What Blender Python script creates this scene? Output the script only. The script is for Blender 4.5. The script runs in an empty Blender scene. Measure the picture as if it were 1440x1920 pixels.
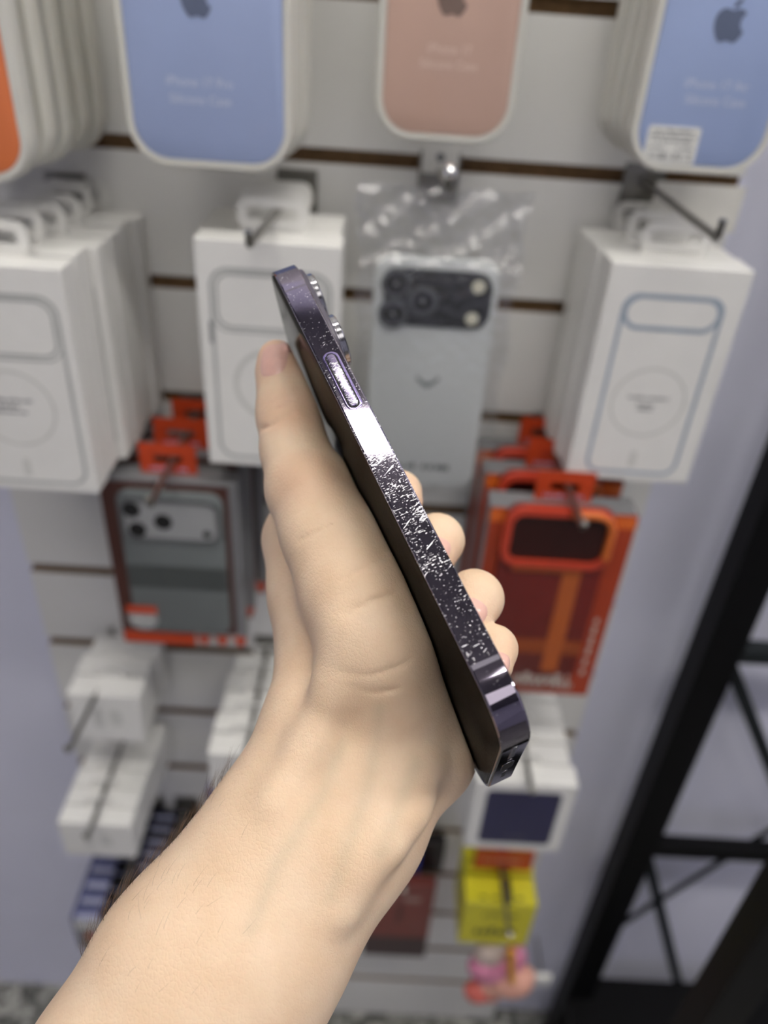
import bpy, bmesh, math, random
import numpy as np
from mathutils import Vector, Matrix

random.seed(7)
SC = bpy.context.scene
COL = SC.collection

# ------------------------------------------------------------------ camera
F_PX = 1442.0
CAM = np.array([0.0, -0.60513, 1.42])
C_R = np.array([0.9979762, 0.02217076, 0.05959832])
C_U = np.array([-0.06184535, 0.55636509, 0.82863323])
C_F = np.array([0.01478699, 0.83064213, -0.55661028])
cam_data = bpy.data.cameras.new('camera')
cam = bpy.data.objects.new('camera', cam_data)
COL.objects.link(cam)
cam.matrix_world = Matrix(((C_R[0], C_U[0], -C_F[0], CAM[0]),
                           (C_R[1], C_U[1], -C_F[1], CAM[1]),
                           (C_R[2], C_U[2], -C_F[2], CAM[2]),
                           (0, 0, 0, 1)))
cam_data.sensor_width = 36.0
cam_data.sensor_fit = 'AUTO'
cam_data.lens = 36.0 * F_PX / 1920.0
cam_data.clip_start = 0.01
cam_data.dof.use_dof = True
cam_data.dof.focus_distance = 0.204
cam_data.dof.aperture_fstop = 7.0
SC.camera = cam

# ------------------------------------------------------------------ world, exposure
world = bpy.data.worlds.new('world')
SC.world = world
world.use_nodes = True
world.node_tree.nodes['Background'].inputs[0].default_value = (0.62, 0.66, 0.78, 1)
world.node_tree.nodes['Background'].inputs[1].default_value = 0.02
SC.view_settings.view_transform = 'Standard'
SC.view_settings.look = 'None'
SC.view_settings.gamma = 1.0
SC.view_settings.use_curve_mapping = False
SC.view_settings.exposure = -0.14

LAMPS = [  # x, y, length, width, strength, label   (all on the ceiling at 2.75 m)
    (0.05, -0.272, 1.0, 0.08, 24.0, 'white batten lamp on the ceiling nearest the slat wall'),
    (0.50, -0.88, 0.9, 0.12, 39.0, 'long white batten lamp on the ceiling right above the camera'),
    (-0.38, -0.88, 0.5, 0.12, 38.0, 'added short batten lamp on the ceiling left of the camera, lighting the thumb'),  # added light for the thumb, set clear of the phone's reflection
    (1.45, -0.80, 0.8, 0.12, 34.0, 'added batten lamp on the ceiling, brightening the wall by the black rack'),  # added light to brighten the blue-grey wall on the right
    (0.1, -2.1, 1.2, 1.2, 2.2, 'added square fill panel behind the camera, reflected in the phone corner'),  # added fill; makes the broad bright band on the phone's lower corner
]
CEIL = 2.75


def at(px, py, Y):
    """pixel -> point (mm: x, y from the slat wall, z from camera height) at distance Y from the wall"""
    d = C_F + (px - 720) / F_PX * C_R - (py - 960) / F_PX * C_U
    t = (Y / 1000.0 - CAM[1]) / d[1]
    q = CAM + t * d
    return q[0] * 1000, Y, (q[2] - CAM[2]) * 1000


def W(x, y, z):
    return Vector((x / 1000, y / 1000, CAM[2] + z / 1000))


# ------------------------------------------------------------------ materials
def srgb(c):
    if isinstance(c, str):
        c = [int(c[i:i + 2], 16) / 255 for i in (0, 2, 4)]
    return tuple(v / 12.92 if v <= .04045 else ((v + .055) / 1.055) ** 2.4 for v in c)


class NT:
    def __init__(s, m):
        m.use_nodes = True
        s.t = m.node_tree
        s.n = s.t.nodes
        s.bsdf = s.n['Principled BSDF']
        s.out = s.n['Material Output']

    def add(s, kind, **kw):
        n = s.n.new(kind)
        for k, v in kw.items():
            setattr(n, k, v)
        return n

    def l(s, a, b):
        s.t.links.new(a, b)

    def math(s, op, a, b=None, clamp=False):
        n = s.add('ShaderNodeMath', operation=op, use_clamp=clamp)
        for i, v in enumerate((a, b)):
            if v is None:
                continue
            if isinstance(v, (int, float)):
                n.inputs[i].default_value = v
            else:
                s.l(v, n.inputs[i])
        return n.outputs[0]

    def ramp(s, fac, stops):
        n = s.add('ShaderNodeValToRGB')
        e = n.color_ramp.elements
        while len(e) < len(stops):
            e.new(0.5)
        for el, (p, c) in zip(e, stops):
            el.position = p
            el.color = (*c, 1) if len(c) == 3 else c
        s.l(fac, n.inputs[0])
        return n.outputs[0]

    def noise(s, vec, scale, detail=2.0, rough=.5):
        n = s.add('ShaderNodeTexNoise')
        n.inputs['Scale'].default_value = scale
        n.inputs['Detail'].default_value = detail
        n.inputs['Roughness'].default_value = rough
        s.l(vec, n.inputs['Vector'])
        return n.outputs['Fac']

    def mapping(s, vec, scale):
        n = s.add('ShaderNodeMapping')
        n.inputs['Scale'].default_value = scale
        s.l(vec, n.inputs['Vector'])
        return n.outputs[0]

    def bump(s, h, strength, dist):
        n = s.add('ShaderNodeBump')
        n.inputs['Strength'].default_value = strength
        n.inputs['Distance'].default_value = dist
        s.l(h, n.inputs['Height'])
        return n.outputs[0]


MATS = {}


def mat(name, col, rough=.5, metal=0.0, coat=0.0, var=.04, vscale=60, bump=0, bscale=400, emit=None,
        trans=0.0, alpha=1.0, spec=None, sss=0.0, ior=None):
    if name in MATS:
        return MATS[name]
    m = bpy.data.materials.new(name)
    t = NT(m)
    c = srgb(col)
    co = t.add('ShaderNodeTexCoord').outputs['Object']
    nz = t.noise(co, vscale, 3)
    lo = tuple(max(0, v * (1 - var)) for v in c)
    hi = tuple(min(1, v * (1 + var)) for v in c)
    t.l(t.ramp(nz, [(.3, lo), (.7, hi)]), t.bsdf.inputs['Base Color'])
    t.bsdf.inputs['Roughness'].default_value = rough
    t.bsdf.inputs['Metallic'].default_value = metal
    t.bsdf.inputs['Coat Weight'].default_value = coat
    t.bsdf.inputs['Coat Roughness'].default_value = .06
    t.bsdf.inputs['Transmission Weight'].default_value = trans
    t.bsdf.inputs['Alpha'].default_value = alpha
    if ior:
        t.bsdf.inputs['IOR'].default_value = ior
    if spec is not None:
        t.bsdf.inputs['Specular IOR Level'].default_value = spec
    if sss:
        t.bsdf.inputs['Subsurface Weight'].default_value = sss
        t.bsdf.inputs['Subsurface Radius'].default_value = (1, .8, .6)
        t.bsdf.inputs['Subsurface Scale'].default_value = .004
    if bump:
        t.l(t.bump(t.noise(co, bscale, 2), bump, .0006), t.bsdf.inputs['Normal'])
    if emit:
        t.bsdf.inputs['Emission Color'].default_value = (*srgb(emit[0]), 1)
        t.bsdf.inputs['Emission Strength'].default_value = emit[1]
    MATS[name] = m
    return m


# ------------------------------------------------------------------ geometry helper (millimetres)
def rr_pts(cx, cz, w, h, r, seg=8):
    r = min(r, w / 2 - 1e-4, h / 2 - 1e-4)
    out = []
    for (sx, sz, a0) in ((1, 1, 0), (-1, 1, 90), (-1, -1, 180), (1, -1, 270)):
        for i in range(seg + 1):
            a = math.radians(a0 + 90 * i / seg)
            out.append((cx + sx * (w / 2 - r) + r * math.cos(a), cz + sz * (h / 2 - r) + r * math.sin(a)))
    return out


class G:
    def __init__(s):
        s.v = []
        s.f = []

    def box(s, x0, x1, y0, y1, z0, z1, b=0.0):
        if b <= 0:
            i = len(s.v)
            s.v += [(x, y, z) for z in (z0, z1) for y in (y0, y1) for x in (x0, x1)]
            s.f += [tuple(i + k for k in q) for q in ((0, 2, 3, 1), (4, 5, 7, 6), (0, 1, 5, 4), (2, 6, 7, 3), (0, 4, 6, 2), (1, 3, 7, 5))]
        else:
            bm = bmesh.new()
            bmesh.ops.create_cube(bm, size=1)
            for v in bm.verts:
                v.co = Vector(((x0 + x1) / 2 + v.co.x * (x1 - x0), (y0 + y1) / 2 + v.co.y * (y1 - y0), (z0 + z1) / 2 + v.co.z * (z1 - z0)))
            bmesh.ops.bevel(bm, geom=bm.edges[:], offset=b, segments=2, profile=.5, affect='EDGES')
            s.take(bm)
        return s

    def take(s, bm):
        i = len(s.v)
        bm.verts.index_update()
        s.v += [tuple(v.co) for v in bm.verts]
        s.f += [tuple(i + v.index for v in f.verts) for f in bm.faces]
        bm.free()

    def loft(s, loops, cap0=True, cap1=True):
        i = len(s.v)
        n = len(loops[0])
        for lp in loops:
            s.v += lp
        for k in range(len(loops) - 1):
            for j in range(n):
                a, b = i + k * n + j, i + k * n + (j + 1) % n
                s.f.append((a, b, b + n, a + n))
        if cap0:
            s.f.append(tuple(i + j for j in reversed(range(n))))
        if cap1:
            s.f.append(tuple(i + (len(loops) - 1) * n + j for j in range(n)))
        return s

    def prism(s, pts, y0, y1, inset=0.0, cx=0, cz=0):
        """2D outline in x,z extruded from y0 (front, smaller y) to y1"""
        L = [[(x, y1, z) for x, z in pts], [(x, y0, z) for x, z in pts]]
        return s.loft(L)

    def rrect(s, cx, cz, w, h, r, y0, y1, b=0.0, seg=8):
        P = lambda k, y: [(x, y, z) for x, z in rr_pts(cx, cz, w - 2 * k, h - 2 * k, max(r - k, .05), seg)]
        if b > 0:
            return s.loft([P(b, y1), P(b * .3, y1 - b * .3), P(0, y1 - b), P(0, y0 + b), P(b * .3, y0 + b * .3), P(b, y0)])
        return s.loft([P(0, y1), P(0, y0)])

    def ring(s, cx, cz, w, h, r, th, y0, y1, seg=8):
        O = lambda y: [(x, y, z) for x, z in rr_pts(cx, cz, w, h, r, seg)]
        I = lambda y: [(x, y, z) for x, z in rr_pts(cx, cz, w - 2 * th, h - 2 * th, max(r - th, .1), seg)]
        return s.loft([I(y1), O(y1), O(y0), I(y0), I(y1)], False, False)

    def tube(s, pts, r, n=10):
        pts = [Vector(p) for p in pts]
        loops = []
        for i, p in enumerate(pts):
            d = ((pts[i + 1] - p).normalized() if i + 1 < len(pts) else Vector()) + ((p - pts[i - 1]).normalized() if i else Vector())
            d.normalize()
            a = d.cross(Vector((0, 0, 1)) if abs(d.z) < .9 else Vector((1, 0, 0))).normalized()
            b = d.cross(a)
            rr = r[i] if isinstance(r, (list, tuple)) else r
            loops.append([tuple(p + a * rr * math.cos(t) + b * rr * math.sin(t)) for t in [2 * math.pi * k / n for k in range(n)]])
        return s.loft(loops)

    def lathe(s, prof, cx, cz, n=24):
        """profile [(radius, y)], axis along y"""
        loops = [[(cx + r * math.cos(2 * math.pi * k / n), y, cz + r * math.sin(2 * math.pi * k / n)) for k in range(n)] for r, y in prof]
        return s.loft(loops)

    def obj(s, name, m, parent=None, loc=None, smooth=None):
        me = bpy.data.meshes.new(name)
        me.from_pydata([(x / 1000, y / 1000, z / 1000) for x, y, z in s.v], [], s.f)
        me.update()
        bm = bmesh.new()
        bm.from_mesh(me)
        bmesh.ops.remove_doubles(bm, verts=bm.verts, dist=1e-7)
        bmesh.ops.recalc_face_normals(bm, faces=bm.faces)
        bm.to_mesh(me)
        bm.free()
        me.materials.append(m)
        if smooth:
            for p in me.polygons:
                p.use_smooth = True
            me.set_sharp_from_angle(angle=math.radians(smooth))
        o = bpy.data.objects.new(name, me)
        COL.objects.link(o)
        if parent:
            o.parent = parent
        if loc is not None:
            o.location = loc
        return o


def tag(o, label=None, cat=None, group=None, kind=None):
    if label:
        o['label'] = label
    if cat:
        o['category'] = cat
    if group:
        o['group'] = group
    if kind:
        o['kind'] = kind
    return o


def thing(name, label, cat, loc, group=None, rot=(0, 0, 0)):
    o = bpy.data.objects.new(name, None)
    o.empty_display_size = .02
    COL.objects.link(o)
    o.location = loc
    o.rotation_euler = rot
    return tag(o, label, cat, group)


def copy_tree(o, parent=None):
    c = o.copy()
    COL.objects.link(c)
    if parent:
        c.parent = parent
    for ch in list(o.children):
        copy_tree(ch, c)
    return c


def dup(o, loc, label, group=None, rot=None):
    c = copy_tree(o)
    c.location = loc
    c['label'] = label
    if group:
        c['group'] = group
    if rot is not None:
        c.rotation_euler = rot
    return c


def lettering(body, size, cx, cz, y, m, parent, name='lettering', ext=.12, sx=1.0):
    cu = bpy.data.curves.new('t', 'FONT')
    cu.body = body
    cu.size = size
    cu.align_x = 'CENTER'
    cu.align_y = 'CENTER'
    cu.extrude = ext
    cu.resolution_u = 3
    tmp = bpy.data.objects.new('t', cu)
    COL.objects.link(tmp)
    dg = bpy.context.evaluated_depsgraph_get()
    me0 = bpy.data.meshes.new_from_object(tmp.evaluated_get(dg))
    g = G()
    g.v = [(cx + v.co.x * sx, y - v.co.z, cz + v.co.y) for v in me0.vertices]
    g.f = [tuple(p.vertices) for p in me0.polygons]
    bpy.data.objects.remove(tmp)
    bpy.data.curves.remove(cu)
    bpy.data.meshes.remove(me0)
    return g.obj(name, m, parent)


def blur_lines(lines, y, m, parent, name='lettering', h=1.6):
    """rows of tiny unreadable print: (cx, cz, width)"""
    g = G()
    u = max(1.0, h / 2.2)
    for cx, cz, w in lines:
        x = cx - w / 2
        while x < cx + w / 2 - .6:
            ww = random.uniform(.7, 1.5) * u
            hh = h * random.choice((.7, .7, 1.0))
            g.box(x, min(x + ww, cx + w / 2), y - .08, y + .08, cz - h / 2, cz - h / 2 + hh)
            x += ww + random.choice((.35, .35, .4, 1.0)) * u
    return g.obj(name, m, parent)


# fruit logo outline (SVG style path sampled to points)
def bez(p0, p1, p2, p3, n=8):
    return [tuple((1 - t) ** 3 * a + 3 * (1 - t) ** 2 * t * b + 3 * (1 - t) * t * t * c + t ** 3 * d for a, b, c, d in zip(p0, p1, p2, p3)) for t in [i / n for i in range(1, n + 1)]]


def rel_path(start, segs):
    p = start
    out = [p]
    for s in segs:
        q = [(p[0] + s[i], p[1] + s[i + 1]) for i in (0, 2, 4)]
        out += bez(p, *q)
        p = q[2]
    return out


LOGO_BODY = rel_path((12.152, 6.896), [(-.948, 0, -2.415, -1.078, -3.96, -1.04), (-2.04, .027, -3.91, 1.183, -4.961, 3.014),
    (-2.117, 3.675, -.546, 9.103, 1.519, 12.09), (1.013, 1.454, 2.208, 3.09, 3.792, 3.039), (1.52, -.065, 2.09, -.987, 3.935, -.987),
    (1.831, 0, 2.35, .987, 3.96, .948), (1.637, -.026, 2.676, -1.48, 3.676, -2.948), (1.156, -1.688, 1.636, -3.325, 1.662, -3.415),
    (-.039, -.013, -3.182, -1.221, -3.22, -4.857), (-.026, -3.04, 2.48, -4.494, 2.597, -4.559), (-1.429, -2.09, -3.623, -2.324, -4.39, -2.376),
    (-2, -.156, -3.675, 1.09, -4.61, 1.09)])
LOGO_LEAF = rel_path((15.53, 3.83), [(.843, -1.012, 1.4, -2.427, 1.245, -3.83), (-1.207, .052, -2.662, .805, -3.532, 1.818),
    (-.78, .896, -1.454, 2.338, -1.273, 3.714), (1.338, .104, 2.715, -.688, 3.559, -1.701)])


def logo(cx, cz, h, y, m, parent):
    k = h / 24
    g = G()
    for P in (LOGO_BODY, LOGO_LEAF):
        pts = [(cx + (x - 12) * k, cz - (v - 12) * k) for x, v in P[:-1]]
        g.prism(pts, y - .12, y + .12)
    return g.obj('fruit_logo', m, parent)


# ================================================================== THE ROOM
M_WALLBOARD = mat('white_slat_laminate', 'dfdedb', .45, var=.02, vscale=8, bump=.05, bscale=300)
M_GROOVE = mat('brown_fibreboard_slot', '7e6242', .8, var=.15, vscale=200)
M_BLUEWALL = mat('blue_grey_painted_wall', 'dbdcec', .7, var=.03, vscale=6, bump=.15, bscale=500)
M_CEIL = mat('grey_ceiling_paint', '7c7b7e', .8, var=.03, vscale=4)


def structure(o):
    o['kind'] = 'structure'
    return o


# slat wall: profile in (y,z) extruded along x
def slat_wall():
    x0, x1 = -342, 254
    me = bpy.data.meshes.new('wall_slat')
    v, f, mi = [], [], []
    zs = []
    top = 1200
    k0 = 11
    prof = [(0, top)]
    segs = []
    for k in range(-k0, 14):
        zt = 6.5 - 100 * k
        zb = zt - 10.2
        prof += [(0, zt), (4.5, zt), (4.5, zt + 5), (7, zt + 5), (7, zb - 5), (4.5, zb - 5), (4.5, zb), (0, zb)]
    prof += [(0, -1418), (18, -1418), (18, top)]
    n = len(prof)
    for x in (x0, x1):
        v += [tuple(W(x, y, z)) for y, z in prof]
    for i in range(n):
        j = (i + 1) % n
        f.append((i, j, j + n, i + n))
        groove = prof[i][0] > 0 and prof[j][0] > 0 and prof[i][0] < 18 and prof[j][0] < 18 or (prof[i][1] == prof[j][1] and abs(prof[i][0] - prof[j][0]) == 4.5)
        mi.append(1 if groove else 0)
    # end caps, board by board
    f.append(tuple(range(n)))
    mi.append(0)
    f.append(tuple(range(2 * n - 1, n - 1, -1)))
    mi.append(0)
    me.from_pydata(v, [], f)
    me.materials.append(M_WALLBOARD)
    me.materials.append(M_GROOVE)
    me.polygons.foreach_set('material_index', mi)
    me.update()
    bm = bmesh.new()
    bm.from_mesh(me)
    bmesh.ops.recalc_face_normals(bm, faces=bm.faces)
    bm.to_mesh(me)
    bm.free()
    o = bpy.data.objects.new('trim_1', me)
    COL.objects.link(o)
    return structure(o)


slat_wall()


def slab(name, x0, x1, y0, y1, z0, z1, m):
    g = G()
    g.box(x0, x1, y0, y1, z0, z1)
    o = g.obj(name, m)
    return structure(o)


slab('wall_back', -2000, 2000, 19, 120, -1420, 1330, M_BLUEWALL).location.z = CAM[2]
slab('wall_left', -2100, -2000, -3600, 120, -1420, 1330, M_BLUEWALL).location.z = CAM[2]
slab('wall_right', 2000, 2100, -3600, 120, -1420, 1330, M_BLUEWALL).location.z = CAM[2]
slab('wall_front', -2100, 2100, -3700, -3600, -1420, 1330, M_BLUEWALL).location.z = CAM[2]
slab('ceiling', -2100, 2100, -3700, 120, 1330, 1430, M_CEIL).location.z = CAM[2]


def floor_mat():
    m = bpy.data.materials.new('grey_speckled_floor')
    t = NT(m)
    co = t.add('ShaderNodeTexCoord').outputs['Object']
    v = t.add('ShaderNodeTexVoronoi')
    v.inputs['Scale'].default_value = 95
    t.l(co, v.inputs['Vector'])
    c1 = t.ramp(v.outputs['Color'], [(.25, srgb('4e4e4a')), (.5, srgb('7c7c76')), (.8, srgb('b5b4ac'))])
    t.l(c1, t.bsdf.inputs['Base Color'])
    t.bsdf.inputs['Roughness'].default_value = .35
    return m


slab('floor', -2100, 2100, -3700, 120, -1520, -1420, floor_mat()).location.z = CAM[2]

# ------------------------------------------------------------------ ceiling lamps
M_LAMPBODY = mat('white_lamp_metal', 'd8d8d8', .4)
for i, (x, y, ln, wd, st, lab) in enumerate(LAMPS):
    t = thing('ceiling_lamp', lab, 'lamp', (x, y, CEIL), 'ceiling batten lamps')
    g = G()
    g.box(-ln * 500 - 20, ln * 500 + 20, -wd * 500 - 6, wd * 500 + 6, -28, 0, 3)
    g.obj('housing', M_LAMPBODY, t)
    g = G()
    g.rrect(0, 0, 1, 1, .1, 0, 1)
    g = G()
    g.box(-ln * 500, ln * 500, -wd * 500, wd * 500, -45, -28.1, 4)
    g.obj('diffuser', mat('lamp_diffuser_%d' % i, 'ffffff', .5, emit=('fffbf3', st)), t)

# ================================================================== THE HAND AND THE PHONE (camera-space millimetres)
PH_T = np.array([-36.973, -79.557, 237.671])
PH_R = np.array([[0.3917, 0.0616, 0.918], [0.8003, 0.4695, -0.3729], [-0.454, 0.8808, 0.1346]])
PL, PW, PT = 160.7, 77.6, 7.85


def c2w(q):
    q = np.asarray(q, float)
    return CAM + (q[..., 0:1] * C_R - q[..., 1:2] * C_U + q[..., 2:3] * C_F) / 1000


def c2w_dir(q):
    return Vector(q[0] * C_R - q[1] * C_U + q[2] * C_F)


def px(x, y, d):
    return np.array([(x - 720) * d / F_PX, (y - 960) * d / F_PX, d], float)


def ph(a, w, t):
    return PH_T + PH_R @ np.array([a, w, t], float)


def ph_inv(q):
    return PH_R.T @ (np.asarray(q, float) - PH_T)


# ---- phone -------------------------------------------------------------------
ax = [c2w_dir(PH_R[:, i]) for i in range(3)]
po = c2w(PH_T)
phone = thing('phone', 'scratched dark purple phone held upright in the hand, side button facing forward', 'phone', (0, 0, 0))
phone.matrix_world = Matrix(((ax[0][0], ax[1][0], ax[2][0], po[0]), (ax[0][1], ax[1][1], ax[2][1], po[1]), (ax[0][2], ax[1][2], ax[2][2], po[2]), (0, 0, 0, 1)))


def steel(name, base, scratch, density=1.0, rough=.1):
    """polished purple steel; specks and short scratches running across the band"""
    m = bpy.data.materials.new(name)
    t = NT(m)
    co = t.add('ShaderNodeTexCoord').outputs['Object']
    sep = t.add('ShaderNodeSeparateXYZ')
    t.l(co, sep.inputs[0])
    a = sep.outputs[0]
    # wear along the edge: light near the ends, heavy below the side button
    amount = t.ramp(t.math('DIVIDE', a, .1607), [(0.0, (.1,) * 3), (.13, (.45,) * 3), (.25, (.5,) * 3), (.42, (.7,) * 3), (.5, (1.0,) * 3), (.62, (.9,) * 3), (.7, (.68,) * 3), (.86, (.6,) * 3), (.9, (.25,) * 3), (1.0, (0.0,) * 3)])
    patch = t.noise(co, 160, 2)
    amount = t.math('MULTIPLY', amount, t.math('MULTIPLY_ADD', patch, 1.6, False))
    n1 = t.noise(t.mapping(co, (1, 1, .6)), 2300, 2, .6)       # specks
    n2 = t.noise(t.mapping(co, (1, 1, .12)), 3000, 2, .6)       # hairline scratches across
    wob = t.add('ShaderNodeMapping')
    wob.inputs['Rotation'].default_value = (0, .5, 0)
    t.l(co, wob.inputs['Vector'])
    n3 = t.noise(t.mapping(wob.outputs[0], (1, 1, .1)), 1500, 2, .6)
    thr = t.math('SUBTRACT', .735, t.math('MULTIPLY', amount, .19 * density))
    f1 = t.math('MULTIPLY', t.math('SUBTRACT', n1, thr), 25, True)
    f2 = t.math('MULTIPLY', t.math('SUBTRACT', n2, t.math('ADD', thr, .015)), 25, True)
    f3 = t.math('MULTIPLY', t.math('SUBTRACT', n3, t.math('ADD', thr, .03)), 25, True)
    fac = t.math('MAXIMUM', t.math('MAXIMUM', f1, f2), f3)
    mix = t.add('ShaderNodeMix', data_type='RGBA')
    t.l(fac, mix.inputs[0])
    mix.inputs[6].default_value = (*srgb(base), 1)
    mix.inputs[7].default_value = (*srgb(scratch), 1)
    t.l(mix.outputs[2], t.bsdf.inputs['Base Color'])
    t.l(t.math('MULTIPLY_ADD', fac, .5, False), t.bsdf.inputs['Roughness'])
    rr = t.math('ADD', t.math('MULTIPLY', fac, .42), rough)
    t.l(rr, t.bsdf.inputs['Roughness'])
    t.bsdf.inputs['Metallic'].default_value = 1.0
    t.l(t.math('SUBTRACT', 1.0, t.math('MULTIPLY', fac, .75)), t.bsdf.inputs['Metallic'])
    t.l(t.bump(fac, -.25, .0001), t.bsdf.inputs['Normal'])
    return m


# fix helper: MULTIPLY_ADD needs a third input of zero (kept as default 0.5 otherwise)
def zero_third(m):
    for n in m.node_tree.nodes:
        if n.type == 'MATH' and n.operation == 'MULTIPLY_ADD':
            n.inputs[2].default_value = 0.0


M_STEEL = steel('scratched_purple_steel', '847d8c', 'f6f4fa', 1.0, .05)
zero_third(M_STEEL)
M_STEELBTN = steel('worn_button_steel', '8d83a0', 'ffffff', 1.6, .2)
zero_third(M_STEELBTN)
M_GLASS = mat('black_screen_glass', '040405', .05, var=0, spec=.006)
M_BACKGL = mat('purple_back_glass', '4a4552', .35, var=.02)
M_ANT = mat('dull_purple_antenna_plastic', '5d5766', .5, var=.02)
M_BLACKHOLE = mat('black_port_interior', '08080a', .6)
M_LENSRING = mat('polished_lens_ring', 'a9a8ad', .14, 1.0)
M_LENSGL = mat('dark_lens_glass', '06070a', .05)
M_SCREW = mat('steel_screw', '8a8590', .3, 1.0)


def corner_outline(k, seg=30, rad=15.5):
    """phone outline in (a, w), inset by k; smooth superellipse corners"""
    L0, L1, W0, W1 = k, PL - k, k, PW - k
    r = rad - k
    out = []
    e = 2.35
    for (ca, cw, sa, sw, q0) in ((L1 - r, W1 - r, 1, 1, 0), (L0 + r, W1 - r, -1, 1, 1), (L0 + r, W0 + r, -1, -1, 0), (L1 - r, W0 + r, 1, -1, 1)):
        for i in range(seg + 1):
            u = i / seg
            if q0:
                u = 1 - u
            th = u * math.pi / 2
            out.append((ca + sa * r * math.cos(th) ** (2 / e), cw + sw * r * math.sin(th) ** (2 / e)))
    return out


def ploft(levels):
    g = G()
    loops = [[(a, w, t) for a, w in corner_outline(k)] for k, t in levels]
    return loops


def pobj(loops, name, m, cap=(True, True), smooth=35):
    g = G()
    g.loft(loops, *cap)
    return g.obj(name, m, phone, smooth=smooth)


frame_part = pobj(ploft([(2.2, .35), (.55, .12), (.3, .16), (.1, .32), (0, .6), (0, PT - .6), (.1, PT - .32), (.3, PT - .16), (.55, PT - .12), (2.2, PT - .35), (2.2, .35)]), 'frame', M_STEEL, (False, False), 12)
pobj(ploft([(.9, .8), (.9, .22), (.95, .1), (1.3, .02)]), 'screen', M_GLASS)
pobj(ploft([(1.3, PT - .02), (.95, PT - .1), (.9, PT - .22), (.9, PT - .8)]), 'back_glass', M_BACKGL)


def band_box(name, a0, a1, m, out=.03):
    """thin antenna line wrapping the near side"""
    g = G()
    g.box(a0, a1, -out, .8, .5, PT - .5)
    return g.obj(name, m, phone)


band_box('antenna_line', 17.0, 17.8, M_ANT)
band_box('antenna_line', PL - 17.8, PL - 16.6, M_ANT)


def stadium(cx, ct, ln, wd, n=10):
    r = wd / 2
    out = []
    for i in range(n + 1):
        a = -math.pi / 2 + math.pi * i / n
        out.append((cx + ln / 2 - r + r * math.cos(a), ct + r * math.sin(a)))
    for i in range(n + 1):
        a = math.pi / 2 + math.pi * i / n
        out.append((cx - ln / 2 + r + r * math.cos(a), ct + r * math.sin(a)))
    return out


def side_loft(levels, cx, ct, ln, wd, name, m, parent=phone, cap=(False, True)):
    g = G()
    g.loft([[(a, w, t) for a, t in stadium(cx, ct, ln - 2 * k, wd - 2 * k)] for k, w in levels], *cap)
    return g.obj(name, m, parent, smooth=40)


BC = 55.6   # button centre along the side
side_loft([(-.1, .2), (-.1, -.02), (.0, -.09), (.45, -.09), (.55, .0), (.55, .3)], BC, PT / 2, 21.6, 4.5, 'button_surround', mat('bright_purple_bevel', '9c90c0', .16, 1.0, var=.02), cap=(False, False))
side_loft([(-.02, .25), (-.02, -.005)], BC, PT / 2, 20.4, 3.3, 'button_gap', M_BLACKHOLE)
btn = side_loft([(.0, .3), (.0, -.28), (.1, -.45), (.35, -.5)], BC, PT / 2, 19.4, 2.5, 'power_button', M_STEELBTN)

# camera plate on the back, close to the near top corner
g = G()
for_pl = rr_pts(22.6, 20.2, 38.5, 36.5, 10)
g.loft([[(a, w, t) for a, w in rr_pts(22.6, 20.4, 39.5 - 2 * k, 37 - 2 * k, 10 - k)] for k, t in ((0, PT - .3), (0, PT + 1.1), (.25, PT + 1.45), (.8, PT + 1.6))], False, True)
g.obj('camera_plate', M_BACKGL, phone, smooth=40)
for la, lw in ((13.4, 11.6), (32.2, 11.6), (22.8, 29.4)):
    n = 40
    circ = lambda r, t: [(la + r * math.cos(2 * math.pi * k / n), lw + r * math.sin(2 * math.pi * k / n), t) for k in range(n)]
    g = G()
    g.loft([circ(8.4, PT + 1.5), circ(8.4, PT + 2.0), circ(8.1, PT + 2.2), circ(8.1, PT + 3.4), circ(7.8, PT + 3.75), circ(7.2, PT + 3.8), circ(7.0, PT + 3.4)], False, False)
    lens = g.obj('lens_ring', M_LENSRING, phone, smooth=40)
    g = G()
    g.loft([circ(7.1, PT + 1.6), circ(7.1, PT + 3.45), circ(3.0, PT + 3.5)], False, True)
    g.obj('lens_glass', M_LENSGL, lens, smooth=40)

# bottom end: port, two screws, speaker and microphone holes
def end_hole(w, ln, wd, name, m, out=.02):
    g = G()
    pts = stadium(w, PT / 2, ln, wd) if ln > wd + .01 else [(w + wd / 2 * math.cos(k * math.pi / 8), PT / 2 + wd / 2 * math.sin(k * math.pi / 8)) for k in range(16)]
    g.loft([[(PL - .3, x, t) for x, t in pts], [(PL + out, x, t) for x, t in pts]])
    return g.obj(name, m, phone)


# the port and the holes sit in the end; their rims catch light
def end_rim(w, ln, wd, name, e=.8):
    g = G()
    A = stadium(w, PT / 2, ln + e, wd + e)
    B = stadium(w, PT / 2, ln, wd)
    g.loft([[(PL - .1, x, t) for x, t in B], [(PL + .05, x, t) for x, t in B], [(PL + .05, x, t) for x, t in A], [(PL - .1, x, t) for x, t in A]], False, False)
    return g.obj(name, M_LENSRING, phone)


end_hole(PW / 2, 9.0, 2.9, 'charging_port', M_BLACKHOLE)
end_rim(PW / 2, 9.0, 2.9, 'port_rim')
for sgn in (-1, 1):
    end_hole(PW / 2 + sgn * 8.2, 1.6, 1.6, 'end_screw', M_SCREW, .05)
for i in range(6):
    end_hole(PW / 2 - 11.5 - i * 2.35, 1.45, 1.45, 'speaker_hole', M_BLACKHOLE)
    end_rim(PW / 2 - 11.5 - i * 2.35, 1.46, 1.45, 'speaker_rim', .5)
for i in range(3):
    end_hole(PW / 2 + 11.5 + i * 2.35, 1.45, 1.45, 'microphone_hole', M_BLACKHOLE)

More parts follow.
